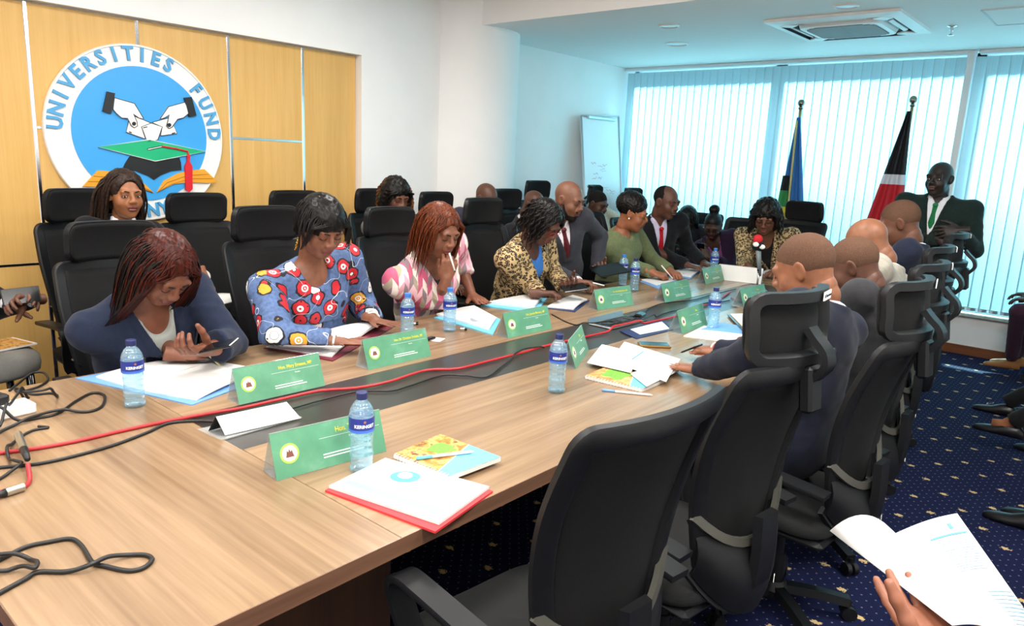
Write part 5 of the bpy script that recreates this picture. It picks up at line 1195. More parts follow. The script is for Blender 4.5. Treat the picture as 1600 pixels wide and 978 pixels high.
def name_plate(a, b, lines, label, h=.125, lean=.042, white=None, blank=False):
    """a, b: the two bottom corners of the face that looks at us (left, right)"""
    A, B = np.array(a, float), np.array(b, float); A[2] = B[2] = TZ; ex = nrm(B-A); w_ = .335; mid = (A+B)/2; A, B = mid-ex*w_/2, mid+ex*w_/2
    n = np.cross(ex, (0, 0, 1.0)); n = nrm(n)     # towards the viewer
    up = nrm(np.array((0, 0, math.sqrt(h*h-lean*lean)))-n*lean); fn = np.cross(ex, up); z0 = .0015
    t = thing('name_plate', label, 'name plate', (mid[0], mid[1], TZ), 0, GN)
    def pan(name, o, uu, nn, m, th): 
        P = [o, o+ex*w_, o+ex*w_+uu*h, o+uu*h]; Q = [p-nn*th for p in P]
        mb = MB().add(P+Q, [(0, 1, 2, 3), (7, 6, 5, 4), (0, 4, 5, 1), (1, 5, 6, 2), (2, 6, 7, 3), (3, 7, 4, 0)]); return put(name, mb, m, t, world=True)
    o = A+np.array((0, 0, z0)); f = pan('front_card', o, up, fn, M_GREEN if not blank else M_PAPER, .002)
    up2 = nrm(np.array((0, 0, math.sqrt(h*h-lean*lean)))+n*lean); o2 = A-n*(2*lean)+np.array((0, 0, z0)); pan('back_panel', o2, up2, np.cross(ex, up2)*-1, M_ACR, .002)
    put('foot', MB().add([A+(0, 0, .0), A+ex*w_, A+ex*w_-n*2*lean, A-n*2*lean]+[p+np.array((0, 0, .0015)) for p in (A, A+ex*w_, A+ex*w_-n*2*lean, A-n*2*lean)], [(3, 2, 1, 0), (4, 5, 6, 7), (0, 1, 5, 4), (1, 2, 6, 5), (2, 3, 7, 6), (3, 0, 4, 7)]), M_ACR, t, world=True)
    at_ = lambda x, y: tuple(o+ex*x+up*y+fn*.0006)
    def disc(nm, r, m, off, par, sq=1.0): return put(nm, MB().prism([(.046+r*math.cos(q), .062+r*sq*math.sin(q)) for q in np.linspace(0, 2*PI, 24, False)], 0, .0004, lambda p: tuple(o+ex*p[0]+up*p[1]+fn*(off+p[2]))), m, par, world=True)
    if not blank:
        e = disc('emblem', .027, M_RINGY, .0003, t); disc('emblem_disc', .021, M_WHI, .0008, e)
        put('emblem_arms', MB().prism([(.034, .052), (.058, .052), (.056, .058), (.053, .070), (.049, .066), (.046, .074), (.043, .066), (.039, .070), (.036, .058)], 0, .0004, lambda p: tuple(o+ex*p[0]+up*p[1]+fn*(.0013+p[2]))), M_ARMS, e, world=True)
        for txt, x, y, sz, m, b_ in lines:
            me = text_mesh('lettering', txt, sz, m, .0003, 'CENTER', b_, .82); link('lettering', xform_mesh(me, frame(at_(x, y), ex, up)), t, True)
        for y, x0, x1 in ((.080, .135, .325), (.034, .14, .25), (.026, .14, .265)):
            put('rule_line', MB().prism([(x0, y), (x1, y), (x1, y+(.0008 if y > .05 else .0032)), (x0, y+(.0008 if y > .05 else .0032))], 0, .0003, lambda p: tuple(o+ex*p[0]+up*p[1]+fn*(.0004+p[2]))), M_WHI, t, world=True)
    return t
def nm(txt, sz=.0175): return [(txt, .232, .096, sz, M_YEL, .0003), ('Member', .236, .071, .0075, M_WHI, 0)]
px = lambda x, y: atz(x, y, TZ)
name_plate(px(375, 633), px(507, 603), nm('Hon. Mary Emaase, MP'), 'green name plate before the woman in the navy jacket')
name_plate(px(430, 753), px(606, 705), nm('Hon. Takawa', .021), 'green name plate behind the bottle beside the red folder')
name_plate(px(573, 579), px(676, 556), nm('Hon. Dr. Christine Ombaka, MP', .0145), 'green name plate before the woman in the blue printed dress')
name_plate(px(789, 530), px(867, 513), nm('Hon. Jerusha Momanyi, MP', .016), 'green name plate before the woman in the pink chevron jacket')
name_plate(px(930, 486), px(994, 476), nm('Hon. Prof. Phylis Bartoo, MP', .0145), 'green name plate before the tablet reader in grey')
name_plate(px(1036, 474), px(1084, 464), nm('Hon.', .0175), 'green name plate next to the bottle pair before the open book')
name_plate(px(1098, 446), px(1136, 437), nm('Hon.', .0175), 'green name plate at the far inset end near the microphone')
name_plate(px(1151, 484), px(1210, 470), nm('Hon.', .0175), 'green name plate on the aisle side below the microphone')
name_plate(px(899, 579), px(921, 546), nm('Hon.', .0175), 'green name plate turned edgewise beside the bottle and loose sheets')
name_plate(px(1068, 522), px(1104, 508), nm('Hon.', .0175), 'green name plate between the navy folder and a water bottle')
t = name_plate(px(1124, 437), px(1184, 444), [], 'white name plate seen from behind, facing the woman at the table head', blank=True); t['group'] = 'name plates seen from behind'
# flat white card lying tent-wise in the inset
t = thing('folded_card', 'blank white folded card on a clear base in the dark inset', 'card', (*px(395, 665)[:2], TZ))
q = [px(*c) for c in ((352, 682), (470, 655), (447, 627), (337, 650))]; q = [np.array((p[0], p[1], z)) for p, z in zip(q, (TZ+.004, TZ+.004, TZ+.045, TZ+.045))]
q[3] = np.array(atx(337, 650, -1.99)); q[2] = np.array(atx(447, 627, -1.99))
put('card_face', MB().slab(lambda u, v: (q[0]*(1-u)+q[1]*u)*(1-v)+(q[3]*(1-u)+q[2]*u)*v, 2, 2, .0015), M_PAPER, t, world=True)
bk_ = [q[3]+np.array((-.05, 0, -(q[3][2]-TZ-.003))), q[2]+np.array((-.05, 0, -(q[2][2]-TZ-.003)))]
put('card_back', MB().slab(lambda u, v: (q[3]*(1-u)+q[2]*u)*(1-v)+(bk_[0]*(1-u)+bk_[1]*u)*v, 2, 2, .0015), M_BLACKP, t, world=True)
cb = [px(*c) for c in ((308, 671), (345, 688), (472, 652), (440, 640))]
put('clear_base', MB().prism([(p[0], p[1]) for p in cb], TZ-.002, TZ+.001), M_ACR, t, world=True)

# ---- bottles
def m_bottle(name, tint, d):
    k = N(name); k.t.nodes.remove(k.p); v = k.obj(); fr = k.n('LayerWeight'); fr.inputs['Blend'].default_value = .35
    tr = k.n('BsdfTransparent', i_Color=tint); gl = k.n('BsdfGlossy', i_Color=(1, 1, 1)); gl.inputs['Roughness'].default_value = .08; df = k.n('BsdfDiffuse', i_Color=d)
    bm = k.n('Bump'); w_ = k.n('TexWave'); w_.bands_direction = 'Z'; k.set(w_.inputs['Vector'], v); w_.inputs['Scale'].default_value = 16; w_.inputs['Distortion'].default_value = 3
    k.set(bm.inputs['Height'], w_.outputs['Fac']); bm.inputs['Strength'].default_value = .5; bm.inputs['Distance'].default_value = .004; k.t.links.new(bm.outputs[0], gl.inputs['Normal'])
    a = k.n('MixShader'); a.inputs[0].default_value = .22; b = k.n('MixShader'); k.set(b.inputs[0], k.math('ADD', k.math('MULTIPLY', fr.outputs['Facing'], .35), .08))
    k.t.links.new(tr.outputs[0], a.inputs[1]); k.t.links.new(df.outputs[0], a.inputs[2]); k.t.links.new(a.outputs[0], b.inputs[1]); k.t.links.new(gl.outputs[0], b.inputs[2]); k.t.links.new(b.outputs[0], k.out.inputs[0]); return k.m
M_PET = m_bottle('blue_pet', (.70, .90, 1.0), (.50, .78, .95)); M_LAB = plain('bottle_label', '22338c', .35); M_LABL = plain('bottle_label_lower', '3f6fd0', .35); M_CAPD, M_CAPB = plain('navy_cap', '232b5c', .4), plain('blue_cap', '3a78c8', .4)
def build_bottle():
    t = thing('water_bottle', 'x', 'bottle', (0, 0, 0), 0, 'water bottles on the table')
    pr = [(.026, 0), (.031, .004), (.033, .012)]+[(.0325-.0025*abs(math.sin(z*62)), z) for z in np.linspace(.02, .118, 22)]+[(.034, .122), (.034, .158), (.0335, .165), (.030, .180), (.022, .194), (.0145, .202), (.0135, .208)]
    put('bottle_body', MB().lathe(pr, seg=28), M_PET, t, True)
    put('label', MB().lathe([(.0345, .120), (.0345, .1595)], seg=28, caps=False), M_LAB, t, True)
    put('label_band', MB().lathe([(.0347, .1195), (.0347, .127)], seg=28, caps=False), M_LABL, t, True)
    mb = MB().lathe([(.0155, .207), (.0158, .210), (.0158, .224), (.0145, .2255), (0, .226)], seg=20); put('cap', mb, M_CAPD, t, 40)
    me = text_mesh('label_text', 'KERINGET', .0125, M_WHI, .0002, 'CENTER', .0004)
    for v in me.vertices:
        a_ = v.co.x/.0349; z = v.co.y; rr = .0350+v.co.z; v.co = (rr*math.sin(a_), -rr*math.cos(a_), .138+z)
    link('label_text', me, t, False)
    put('label_crest', MB().lathe([(0, 0), (.0035, .0003)], (0, -.0349, .151), 10, rot=(PI/2, 0, 0)), plain('crest_gold', 'b06a3c', .5), t)
    return t
BOT = build_bottle(); _nb = [0]
def bottle(x, y, label, cap=None, sz=1.0):
    p = px(x, y); o = BOT if _nb[0] == 0 else copy_tree(BOT); _nb[0] += 1
    o.location = (p[0], p[1], TZ); o.rotation_euler = (0, 0, math.atan2(-p[1], -p[0])+PI/2+.25); o.scale = (1, 1, sz); o['label'] = label
    if cap is not None:
        for ch in o.children:
            if ch.name.startswith('cap'): ch.data = ch.data.copy(); ch.data.materials[0] = cap
    return o
bottle(211, 634, 'water bottle with navy cap beside the navy-jacket woman\'s papers')
bottle(565, 735, 'water bottle standing against a name plate near the red folder')
bottle(636, 529, 'blue-capped water bottle by the woman in the printed dress', M_CAPB, .97)
bottle(702, 517, 'blue-capped water bottle by the woman in pink chevron', M_CAPB, .97)
bottle(869, 612, 'water bottle alone on the aisle side beside loose sheets')
bottle(972, 446, 'blue-capped water bottle, left of a close pair before the woman in green', M_CAPB)
bottle(990, 454, 'navy-capped water bottle of a close pair before the woman in green')
bottle(1113, 513, 'water bottle between two name plates on the aisle side')
bottle(1114, 431, 'blue-capped water bottle near the man with the red tie', M_CAPB)

# ---- paper goods: each is an outline on the table top with real thickness
def sheet(name, pts, th, m, parent, z=0.0, curl=0.0, page=None):
    P = [px(*c) for c in pts]; P = [np.array((max(p[0], TX0+.012), p[1], 0)) for p in P]; z0 = TZ+z
    if len(P) == 4:
        def f(u, v):
            q = (P[0]*(1-u)+P[1]*u)*(1-v)+(P[3]*(1-u)+P[2]*u)*v; return (q[0], q[1], z0+th+curl*math.sin(u*PI)*(.6+.4*v))
        A = f(0, 0); n = np.cross(np.array(f(.1, 0))-A, np.array(f(0, .1))-A); mb = MB()
        g = f if n[2] > 0 else (lambda u, v: f(v, u)); mb.slab(g, 9 if curl else 2, 9 if curl else 2, th)
    else: mb = MB().prism([(p[0], p[1]) for p in P], z0, z0+th)
    return put(name, mb, m, parent, world=True)
def doc(name, label, cat, c, parts, group=None):
    t = thing(name, label, cat, (*px(*c)[:2], TZ), 0, group)
    for nm_, pts, th, m, *r in parts: sheet(nm_, pts, th, m, t, *r)
    return t
doc('document_folder', 'red-backed folder holding a white booklet with a blue band', 'folder', (640, 770), [
    ('red_cover', ((508, 769), (600, 721), (770, 770), (680, 834)), .006, M_REDC), ('pages', ((514, 766), (602, 722), (764, 767), (686, 824)), .007, M_PAPER, .006),
    ('blue_band', ((537, 762), (547, 757), (697, 804), (686, 812)), .0004, M_LILAC, .013), ('round_logo', [(633+24*math.cos(a), 752+9*math.sin(a)) for a in np.linspace(0, 2*PI, 20, False)], .0004, M_BLUEP, .013), ('logo_centre', [(633+12*math.cos(a), 750+5*math.sin(a)) for a in np.linspace(0, 2*PI, 16, False)], .0003, M_PAPER, .0134)])
def m_cover():
    k = N('food_photo_cover'); v = k.obj(); f = k.noise(v, 32, 4, .6); k.col(k.ramp(f, [(.3, srgb('7c5a34')), (.45, srgb('c58a3c')), (.55, srgb('e0b06a')), (.7, srgb('6b3a24'))])); k.p.inputs['Roughness'].default_value = .25; return k.m
M_FOOD = m_cover(); M_LEAF = plain('leaf_green', '6fa83c', .5, noise=.4, nscale=120)
def notebook(label, A, B, Cc, D, z, pen=None):
    """pixel corners: A spine start, B spine end, Cc, D far edge"""
    t = thing('spiral_notebook', label, 'notebook', (*px(*A)[:2], TZ+z))
    lp_ = lambda a, b, f: (a[0]+(b[0]-a[0])*f, a[1]+(b[1]-a[1])*f)
    sheet('page_block', (A, B, Cc, D), .012, M_PAPER2, t, z); sheet('cover', (A, B, Cc, D), .001, M_FOOD, t, z+.012)
    e1, e2 = lp_(A, B, .78), lp_(D, Cc, .46); sheet('cover_corner', (e1, B, Cc, e2), .0004, M_CYANC, t, z+.013); sheet('corner_rule', (e1, lp_(e1, B, .06), lp_(e2, Cc, .03), e2), .0003, M_PAPER, t, z+.0134)
    c = lp_(lp_(A, B, .35), lp_(D, Cc, .3), .62); w_ = abs(B[0]-A[0])*.26
    sheet('leaf_picture', [(c[0]+w_*math.cos(a)*(1+.2*math.sin(5*a)), c[1]+w_*.36*math.sin(a)*(1+.2*math.cos(4*a))) for a in np.linspace(0, 2*PI, 22, False)], .0004, M_LEAF, t, z+.013)
    a_, b_ = px(*A), px(*B); n = 18
    for i in range(n):
        p = a_+(b_-a_)*((i+.5)/n); d = nrm(b_-a_); s_ = np.cross((0, 0, 1.0), d)
        put('spiral_ring', MB().tube([(p[0]+s_[0]*.007*math.cos(q), p[1]+s_[1]*.007*math.cos(q), TZ+z+.0075+.0085*math.sin(q)) for q in np.linspace(0, 2*PI, 10, False)], .0012, 4, closed=True), M_PAPER2, t, world=True)
    return t
notebook('spiral notebook with a food picture cover lying on the red folder', (616, 722), (702, 758), (782, 727), (688, 690), .0125)
notebook('spiral notebook with a food picture cover under the navy-suited man\'s sheets', (914, 592), (1002, 613), (1038, 598), (950, 576), .001)
def pen(label, a, b, m, m2, z=.005, name='pen'):
    A, B = np.array(px(*a)), np.array(px(*b)); A[2] = B[2] = TZ+z; t = thing(name, label, 'pen', (*A[:2], TZ+z-.005)); d = B-A
    put('barrel', MB().cyl(A, A+d*.72, .0046, seg=10), m, t, True, True); put('pen_cap', MB().cyl(A+d*.70, A+d*.97, .0052, seg=10), m2, t, True, True); put('tip', MB().cyl(A-d*.06, A, .001, .0042, seg=8), m, t, True, True); return t
pen('white and blue pen lying across the notebook cover', (735, 722), (648, 733), M_PAPER, M_CYANC, .0315); pen('blue and white ball pen lying on bare walnut before the sheets', (1015, 619), (938, 611), M_PAPER, plain('pen_blue', '6f9fd8', .3))
doc('printed_papers', 'open white papers on a blue folder before the woman in navy', 'papers', (270, 600), [('folder', ((118, 592), (240, 556), (425, 588), (300, 634)), .004, M_BLUEC), ('left_pages', ((150, 592), (238, 562), (330, 570), (215, 612)), .006, M_PAPER, .004, .012), ('right_pages', ((215, 612), (330, 566), (418, 582), (306, 628)), .006, M_PAPER, .004, .012)])
doc('open_book', 'open white book with a dark red edge under the printed-dress woman\'s hands', 'book', (540, 540), [('cover', ((412, 545), (540, 497), (618, 510), (520, 565)), .004, plain('maroon_cover', '6a1c2c', .5)), ('left_pages', ((416, 544), (486, 516), (560, 528), (518, 560)), .006, M_PAPER, .004, .008), ('right_pages', ((486, 516), (540, 495), (616, 506), (560, 530)), .012, M_PAPER, .004, .02)])
doc('printed_papers', 'stack of printed sheets with a round logo under the pink-jacket woman\'s hand', 'papers', (730, 500), [('folder', ((678, 497), (722, 476), (782, 500), (770, 524)), .005, M_CYANC), ('pages', ((682, 494), (720, 476), (776, 500), (764, 518)), .010, M_PAPER, .005, .006), ('round_logo', [(745+11*math.cos(a), 504+4*math.sin(a)) for a in np.linspace(0, 2*PI, 16, False)], .0004, M_GREYT, .0185)])
doc('printed_papers', 'thick white papers with pale blue edges before the leopard-print woman', 'papers', (800, 470), [('folder', ((748, 478), (790, 449), (850, 458), (838, 490)), .006, M_CYANC), ('pages', ((752, 474), (792, 450), (846, 459), (834, 484)), .016, M_PAPER, .006, .008)])
doc('open_book', 'open white booklet beside the phone of the leopard-print woman', 'book', (885, 475), [('cover', ((852, 482), (895, 462), (922, 470), (898, 488)), .003, M_NAVYF), ('pages', ((855, 481), (895, 463), (918, 470), (896, 485)), .008, M_PAPER, .003, .010)])
doc('open_book', 'open white book before the woman in olive green', 'book', (1055, 420), [('cover', ((1018, 424), (1050, 406), (1098, 414), (1078, 436)), .004, M_BLUEC), ('left_pages', ((1020, 422), (1048, 406), (1075, 410), (1052, 430)), .010, M_PAPER, .004, .012), ('right_pages', ((1052, 430), (1075, 410), (1096, 414), (1080, 434)), .010, M_PAPER, .004, .014)])
doc('printed_papers', 'blue and white papers beside the close pair of bottles', 'papers', (1025, 440), [('folder', ((1000, 440), (1030, 432), (1062, 440), (1030, 452)), .003, M_BLUEC), ('pages', ((1002, 438), (1040, 431), (1058, 438), (1026, 447)), .004, M_PAPER, .003)])
doc('loose_sheets', 'fan of loose white sheets before the navy-suited man with wrist beads', 'papers', (990, 575), [('under_sheet', ((985, 592), (1010, 612), (1068, 582), (1048, 565)), .004, M_PAPER2, .0190), ('left_sheet', ((917, 574), (940, 545), (1000, 560), (985, 590)), .003, M_PAPER, .0195), ('right_sheet', ((955, 572), (975, 542), (1062, 570), (1040, 606)), .003, M_PAPER, .0232, .004), ('blue_line', ((985, 572), (988, 572), (1006, 559), (1003, 559)), .0003, M_BLUEP, .0300)])
doc('document_folder', 'navy folder lying open beyond the loose sheets', 'folder', (1015, 520), [('cover', ((968, 518), (1036, 501), (1052, 516), (994, 530)), .004, M_NAVYF), ('page', ((985, 516), (1034, 504), (1046, 515), (1000, 524)), .002, M_PAPER, .004)])
doc('printed_papers', 'printed sheets under the aisle-side bottle and name plate', 'papers', (1130, 525), [('lower_sheets', ((1068, 526), (1100, 510), (1190, 520), (1175, 540)), .005, M_PAPER, 0), ('blue_sheet', ((1095, 516), (1125, 506), (1180, 514), (1165, 524)), .002, M_BLUEC, .005)])
doc('open_book', 'open cream notebook with black cover beside the aisle chairs', 'book', (1165, 510), [('cover', ((1136, 494), (1190, 492), (1192, 540), (1176, 537)), .004, M_BLACKP, .008), ('page', ((1141, 495), (1190, 493), (1192, 536), (1178, 533)), .006, plain('cream_page', 'ece6d8', .7), .012)])
doc('printed_papers', 'blue and white papers under the hands of the woman at the table head', 'papers', (1190, 432), [('folder', ((1178, 428), (1200, 422), (1236, 427), (1220, 433)), .003, M_BLUEC), ('pages', ((1184, 427), (1202, 422), (1230, 427), (1215, 431)), .004, M_PAPER, .003)])
doc('printed_papers', 'pale blue papers spread before the man with the bright red tie', 'papers', (1080, 414), [('sheets', ((1106, 418), (1116, 413), (1138, 417), (1127, 423)), .004, plain('pale_blue_paper', 'c9dde6', .7))])
# ---- phones, tablet, small things
def slabthing(name, label, cat, c, ex, ey, w_, h_, th, m, mscreen=None):
    c = np.array(c, float); ex, ey = nrm(ex), nrm(ey); ey = nrm(ey-ex*(ey@ex)); ez = np.cross(ex, ey); t = thing(name, label, cat, tuple(c)); M = np.stack([ex, ey, ez], 1)
    put('case', MB().box((0, 0, 0), (w_, h_, th), ch=min(.003, th*.4)).xf(M, c), m, t, world=True); put('screen', MB().box((0, 0, th/2), (w_*.92, h_*.95, .0006)).xf(M, c), mscreen or M_BLACKP, t, world=True); return t
def between(p, f1=.10, f2=.10, i=0): return p['W'][i]
slabthing('smartphone', 'dark phone held by the woman in the navy jacket', 'phone', w1['W'][1]+np.array((.10, -.01, .035)), (.75, .45, .25), (-.4, .8, .2), .15, .072, .009, M_BLACKP)
slabthing('smartphone', 'dark phone held by the leopard-print woman with red glasses', 'phone', (w4['W'][0]+w4['W'][1])/2+np.array((.13, .06, .02)), (.5, .85, .12), (-.8, .45, .3), .16, .078, .009, M_BLACKP)
slabthing('tablet', 'dark tablet held by the bearded man in grey', 'tablet', (m5['W'][0]+m5['W'][1])/2+np.array((.14, .06, .05)), (.4, .9, .12), (-.9, .25, .25), .24, .16, .009, M_BLACKP)
slabthing('smartphone', 'phone held up by the woman with the hair bun', 'phone', (bun['W'][0]+bun['W'][1])/2+np.array((0, -.05, .06)), (1, 0, 0), (0, -.35, .9), .075, .15, .009, M_BLACKP)
slabthing('smartphone', 'dark phone held by the person in black with white cuffs', 'phone', atx(33, 462, -3.80), (.1, 1, .05), (-.35, 0, .9), .15, .075, .010, plain('phone_brown', '2a1f1a', .35))
slabthing('smartphone', 'black and gold phone under the navy-suited man\'s fingers', 'phone', (*px(1022, 541)[:2], TZ+.007), (.75, .65, 0), (-.65, .75, 0), .15, .075, .012, plain('phone_gold', 'a8844a', .3, .6))
def heldpen(label, p, f, u, m, L=.14):
    p = np.array(p); t = thing('pen', label, 'pen', tuple(p)); d = nrm(f); put('barrel', MB().cyl(p-d*L*.45, p+d*L*.5, .0045, seg=10), m, t, True, True); put('tip', MB().cyl(p+d*L*.5, p+d*L*.58, .0042, .001, seg=8), M_BLACKP, t, True, True); return t
heldpen('white and yellow pen in the hand of the woman in navy', w1['W'][0]+np.array((.085, .075, .005)), (.55, .35, -.55), None, plain('pen_white_yellow', 'd9cf9a', .35)); heldpen('white pen in the fingers of the tablet reader in grey', m5['W'][0]+np.array((.10, .05, .0)), (.8, .4, -.15), None, M_PAPER); heldpen('white pen in the hand of the woman in olive green', w6['W'][0]+np.array((.09, .05, .015)), (.5, .3, -.6), None, M_PAPER); heldpen('dark pen in the fingers of the navy-suited man', r1['W'][0]+np.array((-.10, -.05, .0)), (-.6, .2, -.35), None, M_BLACKP)
heldpen('white pen held to the mouth of the pink-jacket woman', w3['W'][0]+np.array((.05, -.01, .10)), (.35, .1, -.9), None, M_PAPER, .10)
for c, lab in (((724, 517), 'small silver and black bottle stopper lying by the pink-jacket woman\'s papers'), ((648, 508), 'small silver and black stopper beside the blue-capped bottle')):
    p = px(*c); t = thing('stopper', lab, 'stopper', (p[0], p[1], TZ)); d = np.array((.5, .8, 0)); q = np.array((p[0], p[1], TZ+.009)); put('stopper_body', MB().cyl(q-d*.018, q+d*.004, .009, seg=12), M_CHROME, t, 40, True); put('stopper_end', MB().cyl(q+d*.004, q+d*.018, .0085, seg=12), M_BLACKP, t, 40, True)
p = px(672, 531); t = thing('key_fob', 'small black key fob lying past the bottle on a slip of paper', 'key fob', (p[0], p[1], TZ)); put('fob_body', MB().box((p[0], p[1], TZ+.007), (.03, .06, .012), (0, 0, .2), ch=.005), M_BLACKP, t, world=True); put('paper_slip', MB().box((p[0]+.02, p[1]+.03, TZ+.0006), (.05, .07, .001), (0, 0, .4)), M_PAPER, t, world=True)
# ---- power box in the inset
a, b = px(893, 512), px(992, 488); cx_, cy_ = -2.085, (a[1]+b[1])/2; t = thing('table_power_box', 'flip-up grey power and data box set in the dark inset', 'power box', (cx_, cy_, TZ-.003))
put('box_frame', MB().box((cx_, cy_, TZ+.0022), (.15, .36, .008), ch=.002), plain('brushed_aluminium', '9ea3a6', .35, .8), t, world=True); put('socket_plate', MB().box((cx_, cy_, TZ+.007), (.11, .31, .004)), M_BLACKP, t, world=True)
for i in range(4): s_ = put('socket', MB().box((cx_, cy_-.11+.073*i, TZ+.0105), (.055, .05, .004), ch=.001), plain('socket_dark', '2c2f33', .4), t, world=True); put('socket_holes', MB().box((cx_-.012, cy_-.11+.073*i, TZ+.0128), (.006, .012, .001)), M_INK, s_, world=True)
put('flip_lid', MB().box((cx_-.085, cy_, TZ+.016), (.006, .34, .03), (0, -.35, 0), ch=.001), plain('brushed_aluminium', '9ea3a6', .35, .8), t, world=True)
# ---- microphone
p = px(1182, 455); mc = thing('desk_microphone', 'desk microphone with a red and black foam cube on a round black base', 'microphone', (p[0], p[1], TZ)); B0_ = np.array((p[0], p[1], TZ))
put('base', MB().lathe([(.075, 0), (.075, .010), (.065, .018), (.02, .024)], tuple(B0_), 32), M_BLACKP, mc, 40, True); hd = aty(1185, 390, p[1]-.02)
put('stand_rod', MB().cyl(B0_, B0_+(0, 0, .17), .007, seg=12), M_CHROME, mc, True, True); g0 = B0_+np.array((0, 0, .17)); put('clip', MB().cyl(g0-(0, 0, .02), g0+(0, 0, .02), .013, seg=12), M_BLACKP, mc, 40, True)
md = nrm(hd-g0+np.array((0, 0, .0))); put('mic_handle', MB().cyl(g0-md*.06, hd, .013, .019, seg=14), plain('mic_grey', '6e777b', .4), mc, True, True)
put('mic_cube', MB().box(tuple(hd+md*.03), (.07, .06, .07), (.5, .2, .4), ch=.012), plain('mic_foam_black', '121214', .9), mc, world=True); put('mic_top', MB().ell(tuple(hd+md*.075), (.034, .034, .034), seg=14, rings=10), plain('mic_foam_red', 'c8242c', .9), mc, True, True)
for off in ((.0, -.042, .01), (.038, -.02, -.005)): put('cube_badge', MB().ell(tuple(hd+md*.03+np.array(off)), (.022, .008, .017), seg=14, rings=8), M_WHI, mc, True, True)
# ---- cables
M_CBK, M_CRD = plain('black_cable', '141414', .45), plain('red_cable', 'b3262c', .4)
p = px(12, 650); _laid = [(np.array([(p[0]-.1*q_*.1-.0, p[1]-.04+.11*q_, TZ-.006) for q_ in np.linspace(-1.1, 1.1, 30)]), .052), (np.array([(cx_+o_, cy_+.19*q_, TZ-.034) for o_ in (-.05, 0, .05) for q_ in np.linspace(-1, 1, 40)]), .055)]
def cable(name, label, pts, r, m, z=None, n=None):
    P = []
    for i, c in enumerate(pts): q = px(c[0], c[1]); P.append((q[0], q[1], TZ+r+(c[2] if len(c) > 2 else 0)))
    Q = smoothpath(P, n or len(P)*30); s_ = np.concatenate([[0], np.cumsum(np.linalg.norm(np.diff(Q[:, :2], axis=0), axis=1))]); req = np.zeros(len(Q))
    for O, ro in _laid:                                   # climb over what already lies there
        d = np.linalg.norm(Q[:, None, :2]-O[None, :, :2], axis=2); hit = d < ro+r+.006
        req = np.maximum(req, np.where(hit, O[None, :, 2]+ro+r+.0015-Q[:, None, 2], 0).max(1))
    for i in range(len(Q)):                               # and over its own earlier loops
        j = np.where((s_ < s_[i]-.05) & (np.linalg.norm(Q[:, :2]-Q[i, :2], axis=1) < 2*r+.003))[0]
        if len(j): req[i] = max(req[i], (Q[j, 2]+req[j]).max()+2*r+.001-Q[i, 2])
    Q[:, 2] += (req[None, :]*np.exp(-((s_[:, None]-s_[None, :])/.03)**2)).max(1); _laid.append((Q, r))
    o = put(name, MB().tube(Q, r, 8), m, smooth=True); return tag(o, label, 'cable')
cable('red_cable', 'thick red cable running along the dark inset', [(-60, 724), (0, 711), (60, 703), (120, 692), (190, 676), (260, 661), (330, 648), (378, 640), (440, 626), (500, 613), (560, 608), (610, 598), (665, 581), (715, 578), (760, 567), (815, 553), (850, 543), (900, 531), (960, 518), (1010, 506), (1050, 497), (1080, 486), (1120, 470), (1140, 458)], .0058, M_CRD)
cable('black_cable', 'black cable running from the cable heap to the inset', [(-60, 742), (0, 733), (60, 727), (120, 714), (180, 697), (230, 678), (262, 664), (300, 660), (345, 661)], .0048, M_CBK)
cable('thin_black_cable', 'thin black cable lying beside the red cable in the inset', [(455, 640), (500, 627), (560, 613), (610, 612), (640, 604), (690, 588), (725, 588), (760, 590), (785, 573), (815, 552), (850, 546)], .0035, M_CBK)
cable('thin_black_cable', 'thin black cable from the power box to the far name plates', [(862, 492), (890, 506), (920, 512), (955, 509), (1000, 508), (1040, 490), (1100, 478), (1140, 470)], .0035, M_CBK)
cable('thin_black_cable', 'thin black cable curling past the power box to its adaptor', [(1005, 494), (1015, 482), (1040, 474), (1080, 470), (1110, 462), (1150, 452)], .0035, M_CBK)
p = px(1000, 496); t = thing('cable_adaptor', 'small black plug adaptor lying beyond the power box', 'adaptor', (p[0], p[1], TZ)); put('adaptor_body', MB().box((p[0], p[1], TZ+.014), (.045, .09, .024), (0, 0, .25), ch=.008), M_BLACKP, t, world=True); put('adaptor_pin', MB().cyl((p[0]-.02, p[1]-.07, TZ+.012), (p[0]-.01, p[1]-.04, TZ+.012), .006, seg=8), M_CBK, t, True, True)
cable('microphone_cable', 'pinkish lead falling from the microphone to the inset', [(1176, 461), (1166, 468), (1152, 470), (1142, 465)], .003, plain('pink_lead', 'a8647a', .5))
cable('black_cable', 'black cable looped on bare walnut at the table corner', [(-40, 902), (0, 878), (40, 858), (75, 850), (110, 845), (128, 856), (145, 882), (165, 888), (200, 895), (225, 890), (238, 877), (225, 870), (195, 872), (165, 882), (140, 893), (100, 897), (60, 897), (40, 908), (0, 930), (-30, 950)], .0048, M_CBK, n=220)
cable('black_cable', 'black cable with a double bend beside the table corner loop', [(-40, 885), (0, 877), (40, 876), (58, 886), (55, 898), (30, 893), (0, 898), (-40, 905)], .0046, M_CBK)
cable('black_cable', 'black cable with a teardrop loop beside the left water bottle', [(-20, 660), (20, 662), (60, 655), (90, 648), (120, 628), (145, 616), (163, 620), (160, 636), (140, 645), (105, 646), (80, 650), (45, 660), (10, 672), (-20, 690)], .0046, M_CBK, n=160)
cable('black_cable', 'black cable coiled in small rings behind the white socket box', [(15, 612), (30, 600), (50, 585), (68, 584), (75, 595), (60, 606), (30, 614), (25, 612), (50, 618), (80, 616), (90, 622), (75, 632), (45, 636), (33, 634), (45, 626), (30, 640), (15, 660), (-20, 690)], .0042, M_CBK, n=200)
